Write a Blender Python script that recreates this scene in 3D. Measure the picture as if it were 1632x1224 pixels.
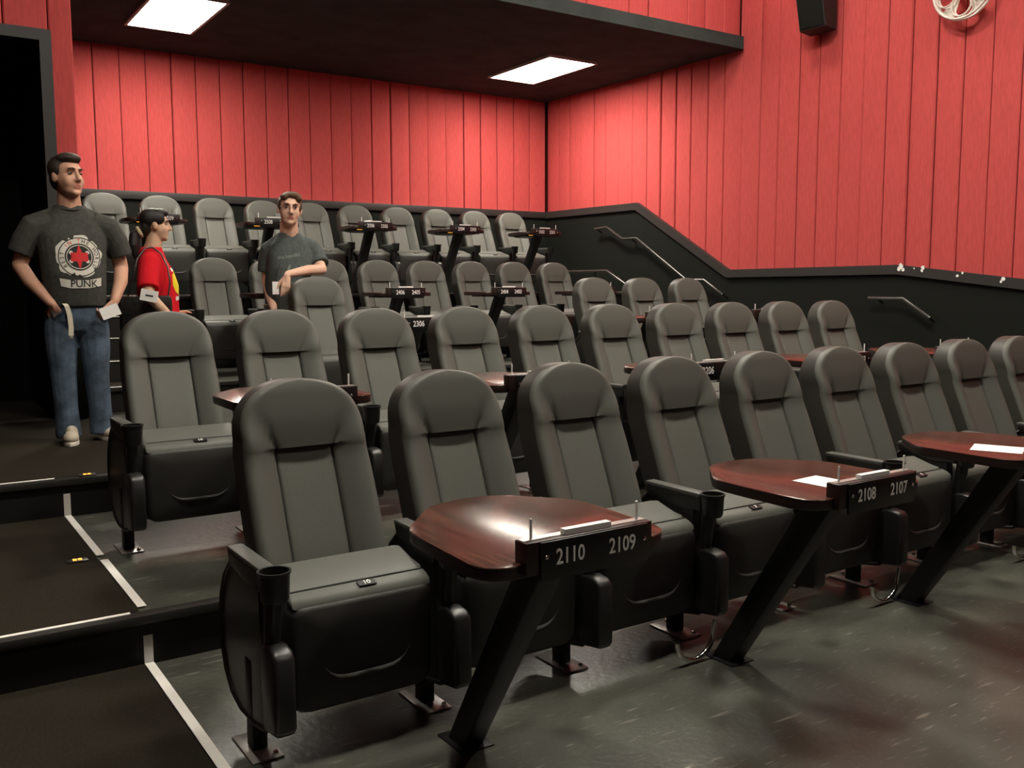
import bpy, bmesh, math, random
from mathutils import Vector, Matrix, noise
from mathutils.bvhtree import BVHTree

random.seed(7)
for o in list(bpy.data.objects):
    bpy.data.objects.remove(o)
SC = bpy.context.scene
COL = SC.collection
R = math.radians

# ------------------------------------------------------------------ camera
CAMZ = 1.45
cam = bpy.data.cameras.new('camera')
cam.sensor_width = 36.0
cam.lens = 36.0 * 1489.0 / 1632.0
cam.clip_start = 0.05
camo = bpy.data.objects.new('camera', cam)
COL.objects.link(camo)
yaw, pitch, roll = R(33.80), R(5.93), R(-0.18)
fw = Vector((math.sin(yaw)*math.cos(pitch), math.cos(yaw)*math.cos(pitch), -math.sin(pitch)))
rt = Vector((math.cos(yaw), -math.sin(yaw), 0))
up = rt.cross(fw)
rt2 = rt*math.cos(roll) + up*math.sin(roll)
up2 = -rt*math.sin(roll) + up*math.cos(roll)
m = Matrix((rt2, up2, -fw)).transposed().to_4x4()
m.translation = (0, 0, CAMZ)
camo.matrix_world = m
SC.camera = camo

# ------------------------------------------------------------------ world, exposure
w = bpy.data.worlds.new('world')
SC.world = w
w.use_nodes = True
w.node_tree.nodes['Background'].inputs[0].default_value = (0.01, 0.009, 0.008, 1)
w.node_tree.nodes['Background'].inputs[1].default_value = 1.0
vs = SC.view_settings
SC.display_settings.display_device = 'sRGB'
vs.view_transform = 'Standard'
vs.look = 'None'
vs.gamma = 1.0
vs.use_curve_mapping = False
vs.exposure = 0.0
SOFFIT_POWER = 52.0     # emission of the two soffit luminaires
HOUSE_POWER = 130.0       # emission of the high auditorium luminaires
LIGHT_COL = (1.0, 0.93, 0.80)
# square luminaires in the high ceiling over the front rows: x, y, relative output, label
HOUSE = ((4.9, 4.9, 1.45, 'square high ceiling light above the second row tables'),
         (7.2, 6.9, 0.42, 'square high ceiling light above the wall loudspeaker'),
         (0.9, 2.6, 1.00, 'square high ceiling light above the carpeted aisle'),
         (3.4, 2.6, 0.95, 'square high ceiling light above the front row tables'),
         (6.8, 2.6, 0.70, 'square high ceiling light above the wall end of the front row'),
         (3.4, -1.8, 0.50, 'square high ceiling light between the screen and the front row'))

# ------------------------------------------------------------------ materials
MATS = {}
def mat(name, col, rough=0.6, metal=0.0, spec=0.5, emit=None, estr=0.0, noise_amt=0.0, noise_scale=20.0,
        bump=0.0, bump_scale=200.0, stretch=None, coat=0.0):
    if name in MATS:
        return MATS[name]
    mt = bpy.data.materials.new(name)
    mt.use_nodes = True
    nt = mt.node_tree
    b = nt.nodes['Principled BSDF']
    b.inputs['Base Color'].default_value = (*col, 1)
    b.inputs['Roughness'].default_value = rough
    b.inputs['Metallic'].default_value = metal
    b.inputs['Specular IOR Level'].default_value = spec
    b.inputs['Coat Weight'].default_value = coat
    if emit:
        b.inputs['Emission Color'].default_value = (*emit, 1)
        b.inputs['Emission Strength'].default_value = estr
    if noise_amt or bump:
        tc = nt.nodes.new('ShaderNodeTexCoord')
        mp = nt.nodes.new('ShaderNodeMapping')
        if stretch:
            mp.inputs['Scale'].default_value = stretch
        nt.links.new(tc.outputs['Object'], mp.inputs['Vector'])
        if noise_amt:
            nz = nt.nodes.new('ShaderNodeTexNoise')
            nz.inputs['Scale'].default_value = noise_scale
            nz.inputs['Detail'].default_value = 4
            nt.links.new(mp.outputs[0], nz.inputs['Vector'])
            mr = nt.nodes.new('ShaderNodeMapRange')
            mr.inputs[1].default_value = 0.3; mr.inputs[2].default_value = 0.7
            mr.inputs[3].default_value = 1 - noise_amt; mr.inputs[4].default_value = 1 + noise_amt
            nt.links.new(nz.outputs['Fac'], mr.inputs[0])
            mx = nt.nodes.new('ShaderNodeVectorMath'); mx.operation = 'SCALE'
            mx.inputs[0].default_value = col
            nt.links.new(mr.outputs[0], mx.inputs['Scale'])
            nt.links.new(mx.outputs[0], b.inputs['Base Color'])
        if bump:
            nb = nt.nodes.new('ShaderNodeTexNoise')
            nb.inputs['Scale'].default_value = bump_scale
            nb.inputs['Detail'].default_value = 3
            nt.links.new(mp.outputs[0], nb.inputs['Vector'])
            bp = nt.nodes.new('ShaderNodeBump')
            bp.inputs['Strength'].default_value = bump
            bp.inputs['Distance'].default_value = 0.01
            nt.links.new(nb.outputs['Fac'], bp.inputs['Height'])
            nt.links.new(bp.outputs[0], b.inputs['Normal'])
    MATS[name] = mt
    return mt

mat('red_fabric', (0.52, 0.078, 0.076), 0.9, spec=0.15, noise_amt=0.10, noise_scale=60, bump=0.15, bump_scale=400, stretch=(1, 1, 0.15))
mat('wall_backing', (0.030, 0.004, 0.004), 0.9, spec=0.1)
mat('black_wall', (0.0105, 0.0118, 0.0100), 0.75, spec=0.12, bump=0.1, bump_scale=120)
mat('trim_black', (0.030, 0.027, 0.026), 0.5, spec=0.4)
mat('ceiling_black', (0.045, 0.051, 0.050), 0.9, spec=0.1, noise_amt=0.2, noise_scale=3)
mat('carpet', (0.024, 0.0195, 0.014), 0.95, spec=0.1, noise_amt=0.35, noise_scale=260, bump=0.4, bump_scale=500)
mat('riser_black', (0.010, 0.009, 0.008), 0.6, spec=0.3)
mat('nosing', (0.028, 0.027, 0.025), 0.4, spec=0.5)
mat('tape', (0.88, 0.86, 0.80), 0.6)
mat('seat_vinyl', (0.105, 0.106, 0.094), 0.52, spec=0.35, bump=0.06, bump_scale=500)
mat('seat_side', (0.042, 0.040, 0.035), 0.5, spec=0.35)
mat('seat_panel', (0.118, 0.119, 0.105), 0.6, spec=0.3, noise_amt=0.10, noise_scale=300, bump=0.08, bump_scale=600)
mat('black_plastic', (0.012, 0.012, 0.011), 0.38, spec=0.5)
mat('matte_plastic', (0.014, 0.014, 0.013), 0.55, spec=0.4)
mat('pan_plastic', (0.030, 0.029, 0.026), 0.55, spec=0.4, bump=0.1, bump_scale=400)
mat('arm_pad', (0.085, 0.084, 0.078), 0.5, spec=0.4)
mat('piping', (0.012, 0.012, 0.011), 0.6)
mat('black_metal', (0.006, 0.006, 0.006), 0.5, metal=0.0, spec=0.35)
mat('chrome', (0.75, 0.73, 0.70), 0.15, metal=1.0)
mat('plate_metal', (0.42, 0.41, 0.39), 0.3, metal=0.35)
mat('sign_black', (0.008, 0.008, 0.008), 0.35)
mat('white_paint', (0.93, 0.92, 0.89), 0.5)
mat('paper', (0.85, 0.83, 0.80), 0.7)
mat('dark_wood', (0.022, 0.010, 0.008), 0.4, noise_amt=0.3, noise_scale=30, stretch=(1, 12, 12))
mat('amber_led', (0.9, 0.4, 0.05), 0.5, emit=(1.0, 0.42, 0.05), estr=1.6)
mat('panel_light', (1, 1, 1), 0.5, emit=LIGHT_COL, estr=SOFFIT_POWER)
mat('fixture_frame', (0.5, 0.49, 0.46), 0.5)
mat('bulb', (1, 0.85, 0.6), 0.4, emit=(1, 0.75, 0.4), estr=2.5)
mat('reel_white', (0.72, 0.66, 0.60), 0.45)
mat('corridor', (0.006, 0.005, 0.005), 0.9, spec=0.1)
mat('door_paint', (0.014, 0.012, 0.011), 0.6)

def wood_top():
    mt = bpy.data.materials.new('table_wood'); mt.use_nodes = True
    nt = mt.node_tree; b = nt.nodes['Principled BSDF']
    tc = nt.nodes.new('ShaderNodeTexCoord'); mp = nt.nodes.new('ShaderNodeMapping')
    mp.inputs['Scale'].default_value = (30, 2.2, 30)
    mp.inputs['Rotation'].default_value = (0, 0, R(8))
    nt.links.new(tc.outputs['Object'], mp.inputs['Vector'])
    n = nt.nodes.new('ShaderNodeTexNoise'); n.inputs['Scale'].default_value = 1.6
    n.inputs['Detail'].default_value = 6; n.inputs['Distortion'].default_value = 0.6
    nt.links.new(mp.outputs[0], n.inputs['Vector'])
    cr = nt.nodes.new('ShaderNodeValToRGB')
    cr.color_ramp.elements[0].position = 0.30; cr.color_ramp.elements[0].color = (0.033, 0.014, 0.010, 1)
    cr.color_ramp.elements[1].position = 0.66; cr.color_ramp.elements[1].color = (0.105, 0.040, 0.026, 1)
    nt.links.new(n.outputs['Fac'], cr.inputs[0]); nt.links.new(cr.outputs[0], b.inputs['Base Color'])
    b.inputs['Roughness'].default_value = 0.225
    b.inputs['Specular IOR Level'].default_value = 0.65
    bp = nt.nodes.new('ShaderNodeBump'); bp.inputs['Strength'].default_value = 0.05
    nt.links.new(n.outputs['Fac'], bp.inputs['Height']); nt.links.new(bp.outputs[0], b.inputs['Normal'])
    MATS['table_wood'] = mt
wood_top()

def floor_mat():
    mt = bpy.data.materials.new('vinyl_floor'); mt.use_nodes = True
    nt = mt.node_tree; b = nt.nodes['Principled BSDF']
    tc = nt.nodes.new('ShaderNodeTexCoord')
    n1 = nt.nodes.new('ShaderNodeTexNoise'); n1.inputs['Scale'].default_value = 3.0; n1.inputs['Detail'].default_value = 6
    nt.links.new(tc.outputs['Object'], n1.inputs['Vector'])
    cr = nt.nodes.new('ShaderNodeValToRGB')
    cr.color_ramp.elements[0].position = 0.3; cr.color_ramp.elements[0].color = (0.046, 0.047, 0.038, 1)
    cr.color_ramp.elements[1].position = 0.72; cr.color_ramp.elements[1].color = (0.092, 0.094, 0.078, 1)
    nt.links.new(n1.outputs['Fac'], cr.inputs[0])
    last = cr.outputs[0]
    # pale scuffs in two directions
    for rz, sc in ((20, 8.0), (-35, 6.0), (70, 5.0), (-5, 10.0)):
        mp = nt.nodes.new('ShaderNodeMapping'); mp.inputs['Rotation'].default_value = (0, 0, R(rz))
        mp.inputs['Scale'].default_value = (1.0, 7.0, 1.0)
        nt.links.new(tc.outputs['Object'], mp.inputs['Vector'])
        n = nt.nodes.new('ShaderNodeTexNoise'); n.inputs['Scale'].default_value = sc; n.inputs['Detail'].default_value = 2
        nt.links.new(mp.outputs[0], n.inputs['Vector'])
        mr = nt.nodes.new('ShaderNodeMapRange'); mr.inputs[1].default_value = 0.668; mr.inputs[2].default_value = 0.78
        nt.links.new(n.outputs['Fac'], mr.inputs[0])
        mx = nt.nodes.new('ShaderNodeMix'); mx.data_type = 'RGBA'
        mx.inputs['B'].default_value = (0.24, 0.23, 0.20, 1)
        nt.links.new(mr.outputs[0], mx.inputs['Factor']); nt.links.new(last, mx.inputs['A'])
        last = mx.outputs['Result']
    nt.links.new(last, b.inputs['Base Color'])
    b.inputs['Roughness'].default_value = 0.32
    bp = nt.nodes.new('ShaderNodeBump'); bp.inputs['Strength'].default_value = 0.08; bp.inputs['Distance'].default_value = 0.02
    nb = nt.nodes.new('ShaderNodeTexNoise'); nb.inputs['Scale'].default_value = 35
    nt.links.new(tc.outputs['Object'], nb.inputs['Vector'])
    nt.links.new(nb.outputs['Fac'], bp.inputs['Height']); nt.links.new(bp.outputs[0], b.inputs['Normal'])
    MATS['vinyl_floor'] = mt
floor_mat()

# ------------------------------------------------------------------ mesh helpers
def finish(bm, name, smooth=True, angle=35):
    bmesh.ops.recalc_face_normals(bm, faces=bm.faces)
    me = bpy.data.meshes.new(name)
    bm.to_mesh(me); bm.free()
    if smooth:
        for p in me.polygons: p.use_smooth = True
        me.set_sharp_from_angle(angle=R(angle))
    return me

def bm_box(bm, lo, hi, bevel=0.0, seg=2, mtx=None):
    v = [bm.verts.new((x, y, z)) for x in (lo[0], hi[0]) for y in (lo[1], hi[1]) for z in (lo[2], hi[2])]
    fs = [(0,1,3,2),(4,6,7,5),(0,4,5,1),(2,3,7,6),(0,2,6,4),(1,5,7,3)]
    nf = [bm.faces.new([v[i] for i in f]) for f in fs]
    if bevel > 0:
        es = list({e for f in nf for e in f.edges})
        r = bmesh.ops.bevel(bm, geom=es, offset=bevel, segments=seg, profile=0.5, affect='EDGES')
        if mtx:
            vs_ = {vv for f in r['faces'] for vv in f.verts} | {vv for vv in v if vv.is_valid}
            bmesh.ops.transform(bm, matrix=mtx, verts=list(vs_))
    elif mtx:
        bmesh.ops.transform(bm, matrix=mtx, verts=v)

def bm_prism(bm, prof, axis, a, b, bevel=0.0, seg=2):
    """prof: 2-D polygon; axis 'x' -> prof is (y,z); 'y' -> (x,z); 'z' -> (x,y)"""
    def P(p, t):
        return {'x': (t, p[0], p[1]), 'y': (p[0], t, p[1]), 'z': (p[0], p[1], t)}[axis]
    A = [bm.verts.new(P(p, a)) for p in prof]
    B = [bm.verts.new(P(p, b)) for p in prof]
    n = len(prof)
    fa = bm.faces.new(A[::-1]); fb = bm.faces.new(B)
    for i in range(n):
        bm.faces.new((A[i], A[(i+1) % n], B[(i+1) % n], B[i]))
    if bevel > 0:
        es = list(fa.edges) + list(fb.edges)
        bmesh.ops.bevel(bm, geom=es, offset=bevel, segments=seg, profile=0.5, affect='EDGES')

def bm_tube(bm, pts, r, n=8, cap=True, closed=False):
    pts = [Vector(p) for p in pts]
    rings = []
    N = len(pts)
    u = None
    for i, p in enumerate(pts):
        if closed:
            d = pts[(i+1) % N] - pts[i-1]
        else:
            d = pts[min(i+1, N-1)] - pts[max(i-1, 0)]
        d.normalize()
        if u is None:
            a = Vector((0, 0, 1)) if abs(d.z) < 0.9 else Vector((1, 0, 0))
            u = d.cross(a).normalized()
        else:
            u = (u - d*u.dot(d)).normalized()
        v = d.cross(u)
        rr = r[i] if isinstance(r, (list, tuple)) else r
        rings.append([bm.verts.new(p + (u*math.cos(t) + v*math.sin(t))*rr) for t in [2*math.pi*k/n for k in range(n)]])
    M = N if closed else N-1
    for i in range(M):
        A, B = rings[i], rings[(i+1) % N]
        for k in range(n):
            bm.faces.new((A[k], A[(k+1) % n], B[(k+1) % n], B[k]))
    if cap and not closed:
        bm.faces.new(rings[0][::-1]); bm.faces.new(rings[-1])

def bm_lathe(bm, prof, n=20, c=(0, 0, 0), close=True):
    """prof list of (r,z) revolve about z; closed profile loop"""
    rings = []
    for k in range(n):
        t = 2*math.pi*k/n
        rings.append([bm.verts.new((c[0]+r*math.cos(t), c[1]+r*math.sin(t), c[2]+z)) for r, z in prof])
    L = len(prof)
    for k in range(n):
        A, B = rings[k], rings[(k+1) % n]
        for i in range(L if close else L-1):
            j = (i+1) % L
            bm.faces.new((A[i], B[i], B[j], A[j]))

def bm_ell(bm, c, r, mtx=None, nu=16, nv=10):
    g = bmesh.ops.create_uvsphere(bm, u_segments=nu, v_segments=nv, radius=1.0)
    M = Matrix.Translation(c) @ Matrix.Diagonal((*r, 1))
    if mtx: M = mtx @ M
    bmesh.ops.transform(bm, matrix=M, verts=g['verts'])

def me_box(name, lo, hi, bevel=0.0, seg=2):
    bm = bmesh.new(); bm_box(bm, lo, hi, bevel, seg); return finish(bm, name)

def link(name, me, mt=None, parent=None, loc=None):
    o = bpy.data.objects.new(name, me)
    COL.objects.link(o)
    if mt and me is not None and len(me.materials) == 0:
        me.materials.append(MATS[mt])
    if parent: o.parent = parent
    if loc: o.location = loc
    return o

def tag(o, label, cat, group=None):
    o['label'] = label; o['category'] = cat
    if group: o['group'] = group
    return o

def struct(o, label=None):
    o['kind'] = 'structure'
    if label: o['label'] = label
    return o

def empty(name, loc, rz=0.0):
    o = bpy.data.objects.new(name, None); COL.objects.link(o)
    o.empty_display_size = 0.1
    o.location = loc; o.rotation_euler = (0, 0, rz)
    return o

TXT = {}
def text_mesh(s, size, sx=0.82, mt='white_paint', extrude=0.0006):
    """text standing in the xz plane, facing -y, centred"""
    key = (s, size, sx, mt)
    if key in TXT: return TXT[key]
    cu = bpy.data.curves.new('lettering', 'FONT')
    cu.body = s; cu.size = size; cu.align_x = 'CENTER'; cu.align_y = 'CENTER'
    cu.extrude = extrude; cu.resolution_u = 3; cu.offset = size*0.012
    to = bpy.data.objects.new('lettering', cu); COL.objects.link(to)
    dg = bpy.context.evaluated_depsgraph_get()
    me = bpy.data.meshes.new_from_object(to.evaluated_get(dg))
    bpy.data.objects.remove(to); bpy.data.curves.remove(cu)
    me.transform(Matrix.Diagonal((sx, 1, 1, 1)))
    me.transform(Matrix.Rotation(R(90), 4, 'X'))
    me.materials.clear(); me.materials.append(MATS[mt])
    TXT[key] = me
    return me

# ------------------------------------------------------------------ setting: tiers, walls, ceilings
XL, XR = -1.6, 9.2          # extent of the floor
YF = -5.0                   # front of the auditorium
Z1, Z2, Z3, Z4, Z5 = 0.0, 0.20, 0.41, 0.62, 1.37
Y2, Y3, Y4, Y5, YB = 3.69, 5.55, 8.33, 9.75, 12.03
AIS = 0.77                  # edge between aisle carpet and seating floor
fl = struct(link('floor', me_box('floor', (XL, YF, -0.12), (XR, YB+0.3, 0.0)), 'vinyl_floor'), 'dark scuffed vinyl floor in front of the first row')
tiers = []
for i, (y0, y1, z0, z1, lab) in enumerate((
        (Y2, Y3, Z1, Z2, 'low floor tier carrying the second row'),
        (Y3, Y4, Z2, Z3, 'wide floor tier level with the entrance'),
        (Y4, Y5, Z3, Z4, 'floor tier carrying the fourth row'),
        (Y5, YB+0.3, Z4, Z5, 'tall floor tier carrying the back row'))):
    t = struct(link('floor_tier', me_box('tier', (XL if i < 2 else 1.34, y0, 0.0), (XR, y1, z1)), 'vinyl_floor'), lab)
    tiers.append(t)
    # black riser facing and rounded nosing along the front edge
    x0 = XL if i < 2 else 1.33
    link('riser', me_box('riser', (x0, y0-0.006, z0+0.001), (8.7, y0-0.0005, z1-0.03)), 'riser_black', t)
    link('nosing', me_box('nosing', (x0, y0-0.030, z1-0.032), (8.7, y0+0.035, z1+0.005), 0.006), 'nosing', t)
struct(link('floor_corridor', me_box('floor_corridor', (XL, Y4, 0.0), (1.34, 9.95, Z3)), 'carpet'), 'dark corridor floor beyond the doorway')
def carpet(parent, x0, x1, y0, y1, z):
    link('carpet', me_box('carpet', (x0, y0, z-0.002), (x1, y1, z+0.006)), 'carpet', parent)
carpet(fl, XL, AIS-0.02, YF, Y2-0.007, Z1)
carpet(tiers[0], XL, AIS-0.02, Y2+0.036, Y3-0.007, Z2)
carpet(tiers[1], XL, 1.32, Y3+0.036, 8.10, Z3)
carpet(tiers[2], 1.34, 2.32, Y4+0.036, 8.74, Z4)
# white edge tape
def tape(parent, lo, hi):
    link('edge_tape', me_box('tape', lo, hi), 'tape', parent)
e = 0.017
tape(fl, (AIS-e, 0.6, 0.0065), (AIS+e, Y2-0.012, 0.009))
tape(fl, (AIS-e, Y2-0.0085, 0.001), (AIS+e, Y2-0.0062, 0.118))
tape(tiers[0], (AIS-e, Y2+0.075, Z2+0.0065), (AIS+e, 4.53, Z2+0.009))
tape(tiers[0], (AIS-e, 4.62, Z2+0.0065), (AIS+e, Y3-0.012, Z2+0.009))
tape(tiers[0], (AIS-e, Y3-0.0085, Z2+0.001), (AIS+e, Y3-0.0062, Z2+0.13))
tape(tiers[0], (XL, Y2+0.012, Z2+0.0055), (AIS-0.055, Y2+0.034, Z2+0.0075))
tape(tiers[1], (XL, Y3+0.010, Z3+0.0055), (AIS-0.055, Y3+0.032, Z3+0.0075))
tape(tiers[2], (1.34, Y4-0.020, Z4+0.0055), (2.30, Y4+0.008, Z4+0.0075))
# amber step lights
for k, (x, y, z, par) in enumerate(((0.665, 4.575, Z2+0.006, tiers[0]), (0.88, Y3+0.012, Z3+0.005, tiers[1]))):
    bm = bmesh.new(); bm_box(bm, (x-0.045, y-0.025, z), (x+0.045, y+0.025, z+0.008), 0.003)
    sl = link('step_light', finish(bm, 'step_light'), 'nosing', par)
    for dx in (-0.011, 0.011):
        link('amber_lamp', me_box('amber', (x+dx-0.008, y-0.012, z+0.008), (x+dx+0.008, y+0.012, z+0.011)), 'amber_led', sl)
# stair flights up to the back tier, one in each aisle
STEP = (Z5-Z4)/4
for (xa, xb) in ((1.335, 2.28), (7.86, 8.70)):
    for k in range(3):
        y0 = 8.78 + 0.30*k; z1 = Z4 + STEP*(k+1)
        s = struct(link('floor_step', me_box('step', (xa, y0, Z4), (xb, Y5, z1)), 'carpet'), 'carpeted stair up to the back row')
        link('riser', me_box('riser', (xa, y0-0.006, z1-STEP), (xb, y0-0.0005, z1-0.02)), 'riser_black', s)
        link('edge_tape', me_box('tape', (xa+0.02, y0-0.012, z1-0.002), (xb-0.02, y0+0.020, z1+0.004)), 'tape', s)
    link('edge_tape', me_box('tape', (xa+0.02, Y5-0.032, Z5+0.0055), (xb-0.02, Y5+0.004, Z5+0.0085)), 'tape', tiers[3])

CEIL = 6.4
SOF = 4.30                  # underside of the soffit over the back rows
YS = 8.12                   # front plane of the soffit and of the entrance block
struct(link('ceiling', me_box('ceiling', (XL-0.3, YF-0.3, CEIL), (XR+0.3, YS, CEIL+0.1)), 'ceiling_black'), 'high dark ceiling over the front rows')
struct(link('ceiling_soffit', me_box('soffit', (1.36, YS, SOF), (8.86, YB+0.1, SOF+0.15)), 'ceiling_black'), 'low black ceiling over the back rows')

PANEL_PROFILES = ((0.010, 0.026), (0.014, 0.022), (0.026, 0.010), (0.030, 0.016), (0.018, 0.030))
def panel_mesh(wd, h, k):
    """one pleated fabric strip: local x across, -y outwards, z up"""
    a, b = PANEL_PROFILES[k]
    bm = bmesh.new()
    g = 0.005
    prof = [(g, 0), (wd-g, 0), (wd-g, -b*0.55), (wd-g-0.010, -b), (wd*0.66, -(a*0.3+b*0.7)-0.002), (wd*0.33, -(a*0.7+b*0.3)-0.002), (g+0.010, -a), (g, -a*0.55)]
    bm_prism(bm, prof, 'z', 0, h)
    return finish(bm, 'panel', True, 30)

def pleats(parent, x0, x1, pitch, h, loc, rz, cache, start=0):
    n = int(round((x1-x0)/pitch))
    wd = (x1-x0)/n
    for i in range(n):
        k = random.choice((0, 0, 1, 2, 3, 4))
        key = (round(wd, 4), round(h, 3), k)
        if key not in cache: cache[key] = panel_mesh(wd, h, k)
        o = link('fabric_panel', cache[key], 'red_fabric', parent)
        o.matrix_basis = Matrix.Translation(loc) @ Matrix.Rotation(rz, 4, 'Z') @ Matrix.Translation((x0+i*wd, 0, 0))
PC = {}
# back wall
wb = struct(link('wall_back', me_box('wall_back', (1.2, YB+0.06, Z5), (8.9, YB+0.2, SOF+0.1)), 'wall_backing'), 'red pleated fabric back wall above a black base')
pleats(wb, 1.30, 8.72, 0.300, SOF-2.40, (0, YB+0.06, 2.40), 0, PC)
link('wainscot', me_box('wainscot', (1.3, YB+0.005, Z5), (8.72, YB+0.06, 2.54)), 'black_wall', wb)
struct(link('trim_1', me_box('trim', (1.3, YB-0.03, 2.515), (8.70, YB+0.03, 2.612), 0.004), 'trim_black'), 'black ledge along the back wall')
# right wall: along a slightly splayed line
WK = Vector((8.70, 12.05, 0)); WD = Vector((0.0217, -0.99976, 0))   # runs forward
WANG = math.atan2(WD.y, WD.x)
def wallpt(y, off=0.0, z=0.0):
    t = (y-WK.y)/WD.y
    p = WK + WD*t
    nrm = Vector((WD.y, -WD.x, 0))      # points into the room (-x)
    q = p + nrm*off
    return Vector((q.x, q.y, z))
WM = Matrix.Translation(WK) @ Matrix.Rotation(WANG, 4, 'Z')   # local x forward along the wall, local -y into the room
LEN = 12.05-YF
def wl(y): return (WK.y-y)/0.99976
bm = bmesh.new(); bm_box(bm, (-0.2, 0.06, 0), (LEN, 0.2, CEIL)); me = finish(bm, 'wall_right')
wr = struct(link('wall_right', me, 'wall_backing'), 'red pleated fabric side wall above a stepped black base'); wr.matrix_world = WM
cache2 = {}
n_p = int(LEN/0.28)
for i in range(n_p):
    k = random.choice((0, 1, 2, 2, 3, 4))
    key = k
    if key not in cache2: cache2[key] = panel_mesh(0.28, CEIL-1.3, k)
    o = link('fabric_panel', cache2[key], 'red_fabric', wr)
    o.matrix_basis = Matrix.Translation((i*0.28, 0.06, 1.3))
TRIM = [(12.04, 2.612), (9.92, 2.603), (8.245, 1.656), (5.93, 1.668), (4.60, 1.505), (2.4, 1.23), (YF, 1.23)]
prof = [(wl(y), z-0.05) for y, z in TRIM] + [(wl(YF), 0.0), (0.0, 0.0)]
bm = bmesh.new(); bm_prism(bm, prof, 'y', 0.0, 0.062)
link('wainscot', finish(bm, 'wainscot'), 'black_wall', wr)
def trim_bar(pts, wdt, y0, y1):
    bm = bmesh.new()
    top = [Vector((wl(y), 0, z)) for y, z in pts]
    off = []
    for i, p in enumerate(top):
        d1 = (top[i]-top[i-1]).normalized() if i else None
        d2 = (top[i+1]-top[i]).normalized() if i < len(top)-1 else None
        d = ((d1 or d2) + (d2 or d1)).normalized()
        nn = Vector((d.z, 0, -d.x))
        if nn.z > 0: nn = -nn
        c = nn.dot(Vector(((d2 or d1).z, 0, -(d2 or d1).x)))
        off.append(p + nn*wdt/max(abs(c), 0.5))
    A = [[bm.verts.new((q.x, y, q.z)) for q in (a, b)] for a, b in zip(top, off) for y in (y0,)]
    B = [[bm.verts.new((q.x, y, q.z)) for q in (a, b)] for a, b in zip(top, off) for y in (y1,)]
    for i in range(len(top)-1):
        bm.faces.new((A[i][0], A[i+1][0], A[i+1][1], A[i][1]))
        bm.faces.new((B[i][0], B[i][1], B[i+1][1], B[i+1][0]))
        bm.faces.new((A[i][0], B[i][0], B[i+1][0], A[i+1][0]))
        bm.faces.new((A[i][1], A[i+1][1], B[i+1][1], B[i][1]))
    bm.faces.new((A[0][0], A[0][1], B[0][1], B[0][0])); bm.faces.new((A[-1][0], B[-1][0], B[-1][1], A[-1][1]))
    return finish(bm, 'trim', False)
tr2 = struct(link('trim_2', trim_bar(TRIM, 0.098, -0.035, 0.03), 'trim_black'), 'black stepped ledge along the red side wall')
tr2.matrix_world = WM
# paint chips on the ledge
for (y, z, s) in ((5.876, 1.650, .030), (5.90, 1.625, .024), (5.85, 1.615, .022), (5.727, 1.625, .010), (5.63, 1.635, .022), (5.64, 1.603, .016), (5.212, 1.572, .013), (5.262, 1.545, .016), (4.81, 1.510, .022), (4.83, 1.485, .012)):
    bm = bmesh.new()
    pr = [(s*random.uniform(.6, 1.1)*math.cos(t*math.pi/3.5), s*random.uniform(.7, 1.3)*math.sin(t*math.pi/3.5)) for t in range(7)]
    bm_prism(bm, pr, 'y', -0.0372, -0.0345)
    o = link('paint_chip', finish(bm, 'chip', False), 'white_paint', tr2); o.location = (wl(y), 0, z)
# fascia above the soffit and the entrance block
wf = struct(link('wall_fascia', me_box('fascia', (1.36, YS+0.05, SOF+0.10), (8.86, YS+0.2, CEIL)), 'wall_backing'), 'red fabric wall above the soffit edge')
pleats(wf, 1.40, 8.80, 0.300, CEIL-SOF-0.11, (0, YS+0.05, SOF+0.11), 0, PC)
struct(link('trim_3', me_box('trim', (1.37, YS-0.02, SOF-0.005), (8.80, YS+0.06, SOF+0.115)), 'ceiling_black'), 'black edge of the soffit')
BX = 1.345                  # right edge of the entrance block
bm = bmesh.new()
DX0, DX1, DZ = -0.45, 1.10, 3.33
bm_box(bm, (DX1+0.004, YS+0.05, Z3), (BX, YB+0.1, CEIL))
bm_box(bm, (XL, YS+0.05, Z3), (DX0-0.004, YS+1.2, CEIL))
bm_box(bm, (DX0-0.004, YS+0.05, DZ+0.004), (DX1+0.004, YS+1.2, CEIL))
wl_ = struct(link('wall_entrance', finish(bm, 'wall_entrance'), 'wall_backing'), 'red fabric wall around the dark entrance')
pleats(wl_, 1.175, BX+0.002, 0.17, CEIL-Z3, (0, YS+0.05, Z3), 0, PC)
pleats(wl_, XL, 1.175, 0.30, CEIL-DZ-0.08, (0, YS+0.05, DZ+0.08), 0, PC)
link('wainscot', me_box('wainscot', (1.187, YS-0.004, Z3+0.007), (BX+0.004, YS+0.05, 1.95)), 'black_wall', wl_)
# black door frame
bm = bmesh.new()
prof = [(DX0, Z3+0.006), (DX0, DZ), (DX1, DZ), (DX1, Z3+0.006), (DX1+0.085, Z3+0.006), (DX1+0.085, DZ+0.085), (DX0-0.085, DZ+0.085), (DX0-0.085, Z3+0.006)]
bm_prism(bm, prof, 'y', YS-0.03, YS+0.12)
df = struct(link('door_1', finish(bm, 'door_frame'), 'trim_black'), 'black framed tall doorway into a dark corridor')
bm = bmesh.new(); bm_box(bm, (0, -0.025, 0), (0.95, 0.025, 2.75), 0.003)
dl = link('door_leaf', finish(bm, 'door_leaf'), 'door_paint', df)
dl.location = (DX0+0.02, YS+0.16, Z3+0.012); dl.rotation_euler = (0, 0, R(62))
bm = bmesh.new(); bm_box(bm, (0.15, -0.075, 1.0), (0.85, -0.045, 1.06), 0.008); bm_box(bm, (0.18, -0.05, 1.0), (0.24, -0.02, 1.06)); bm_box(bm, (0.76, -0.05, 1.0), (0.82, -0.02, 1.06))
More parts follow.
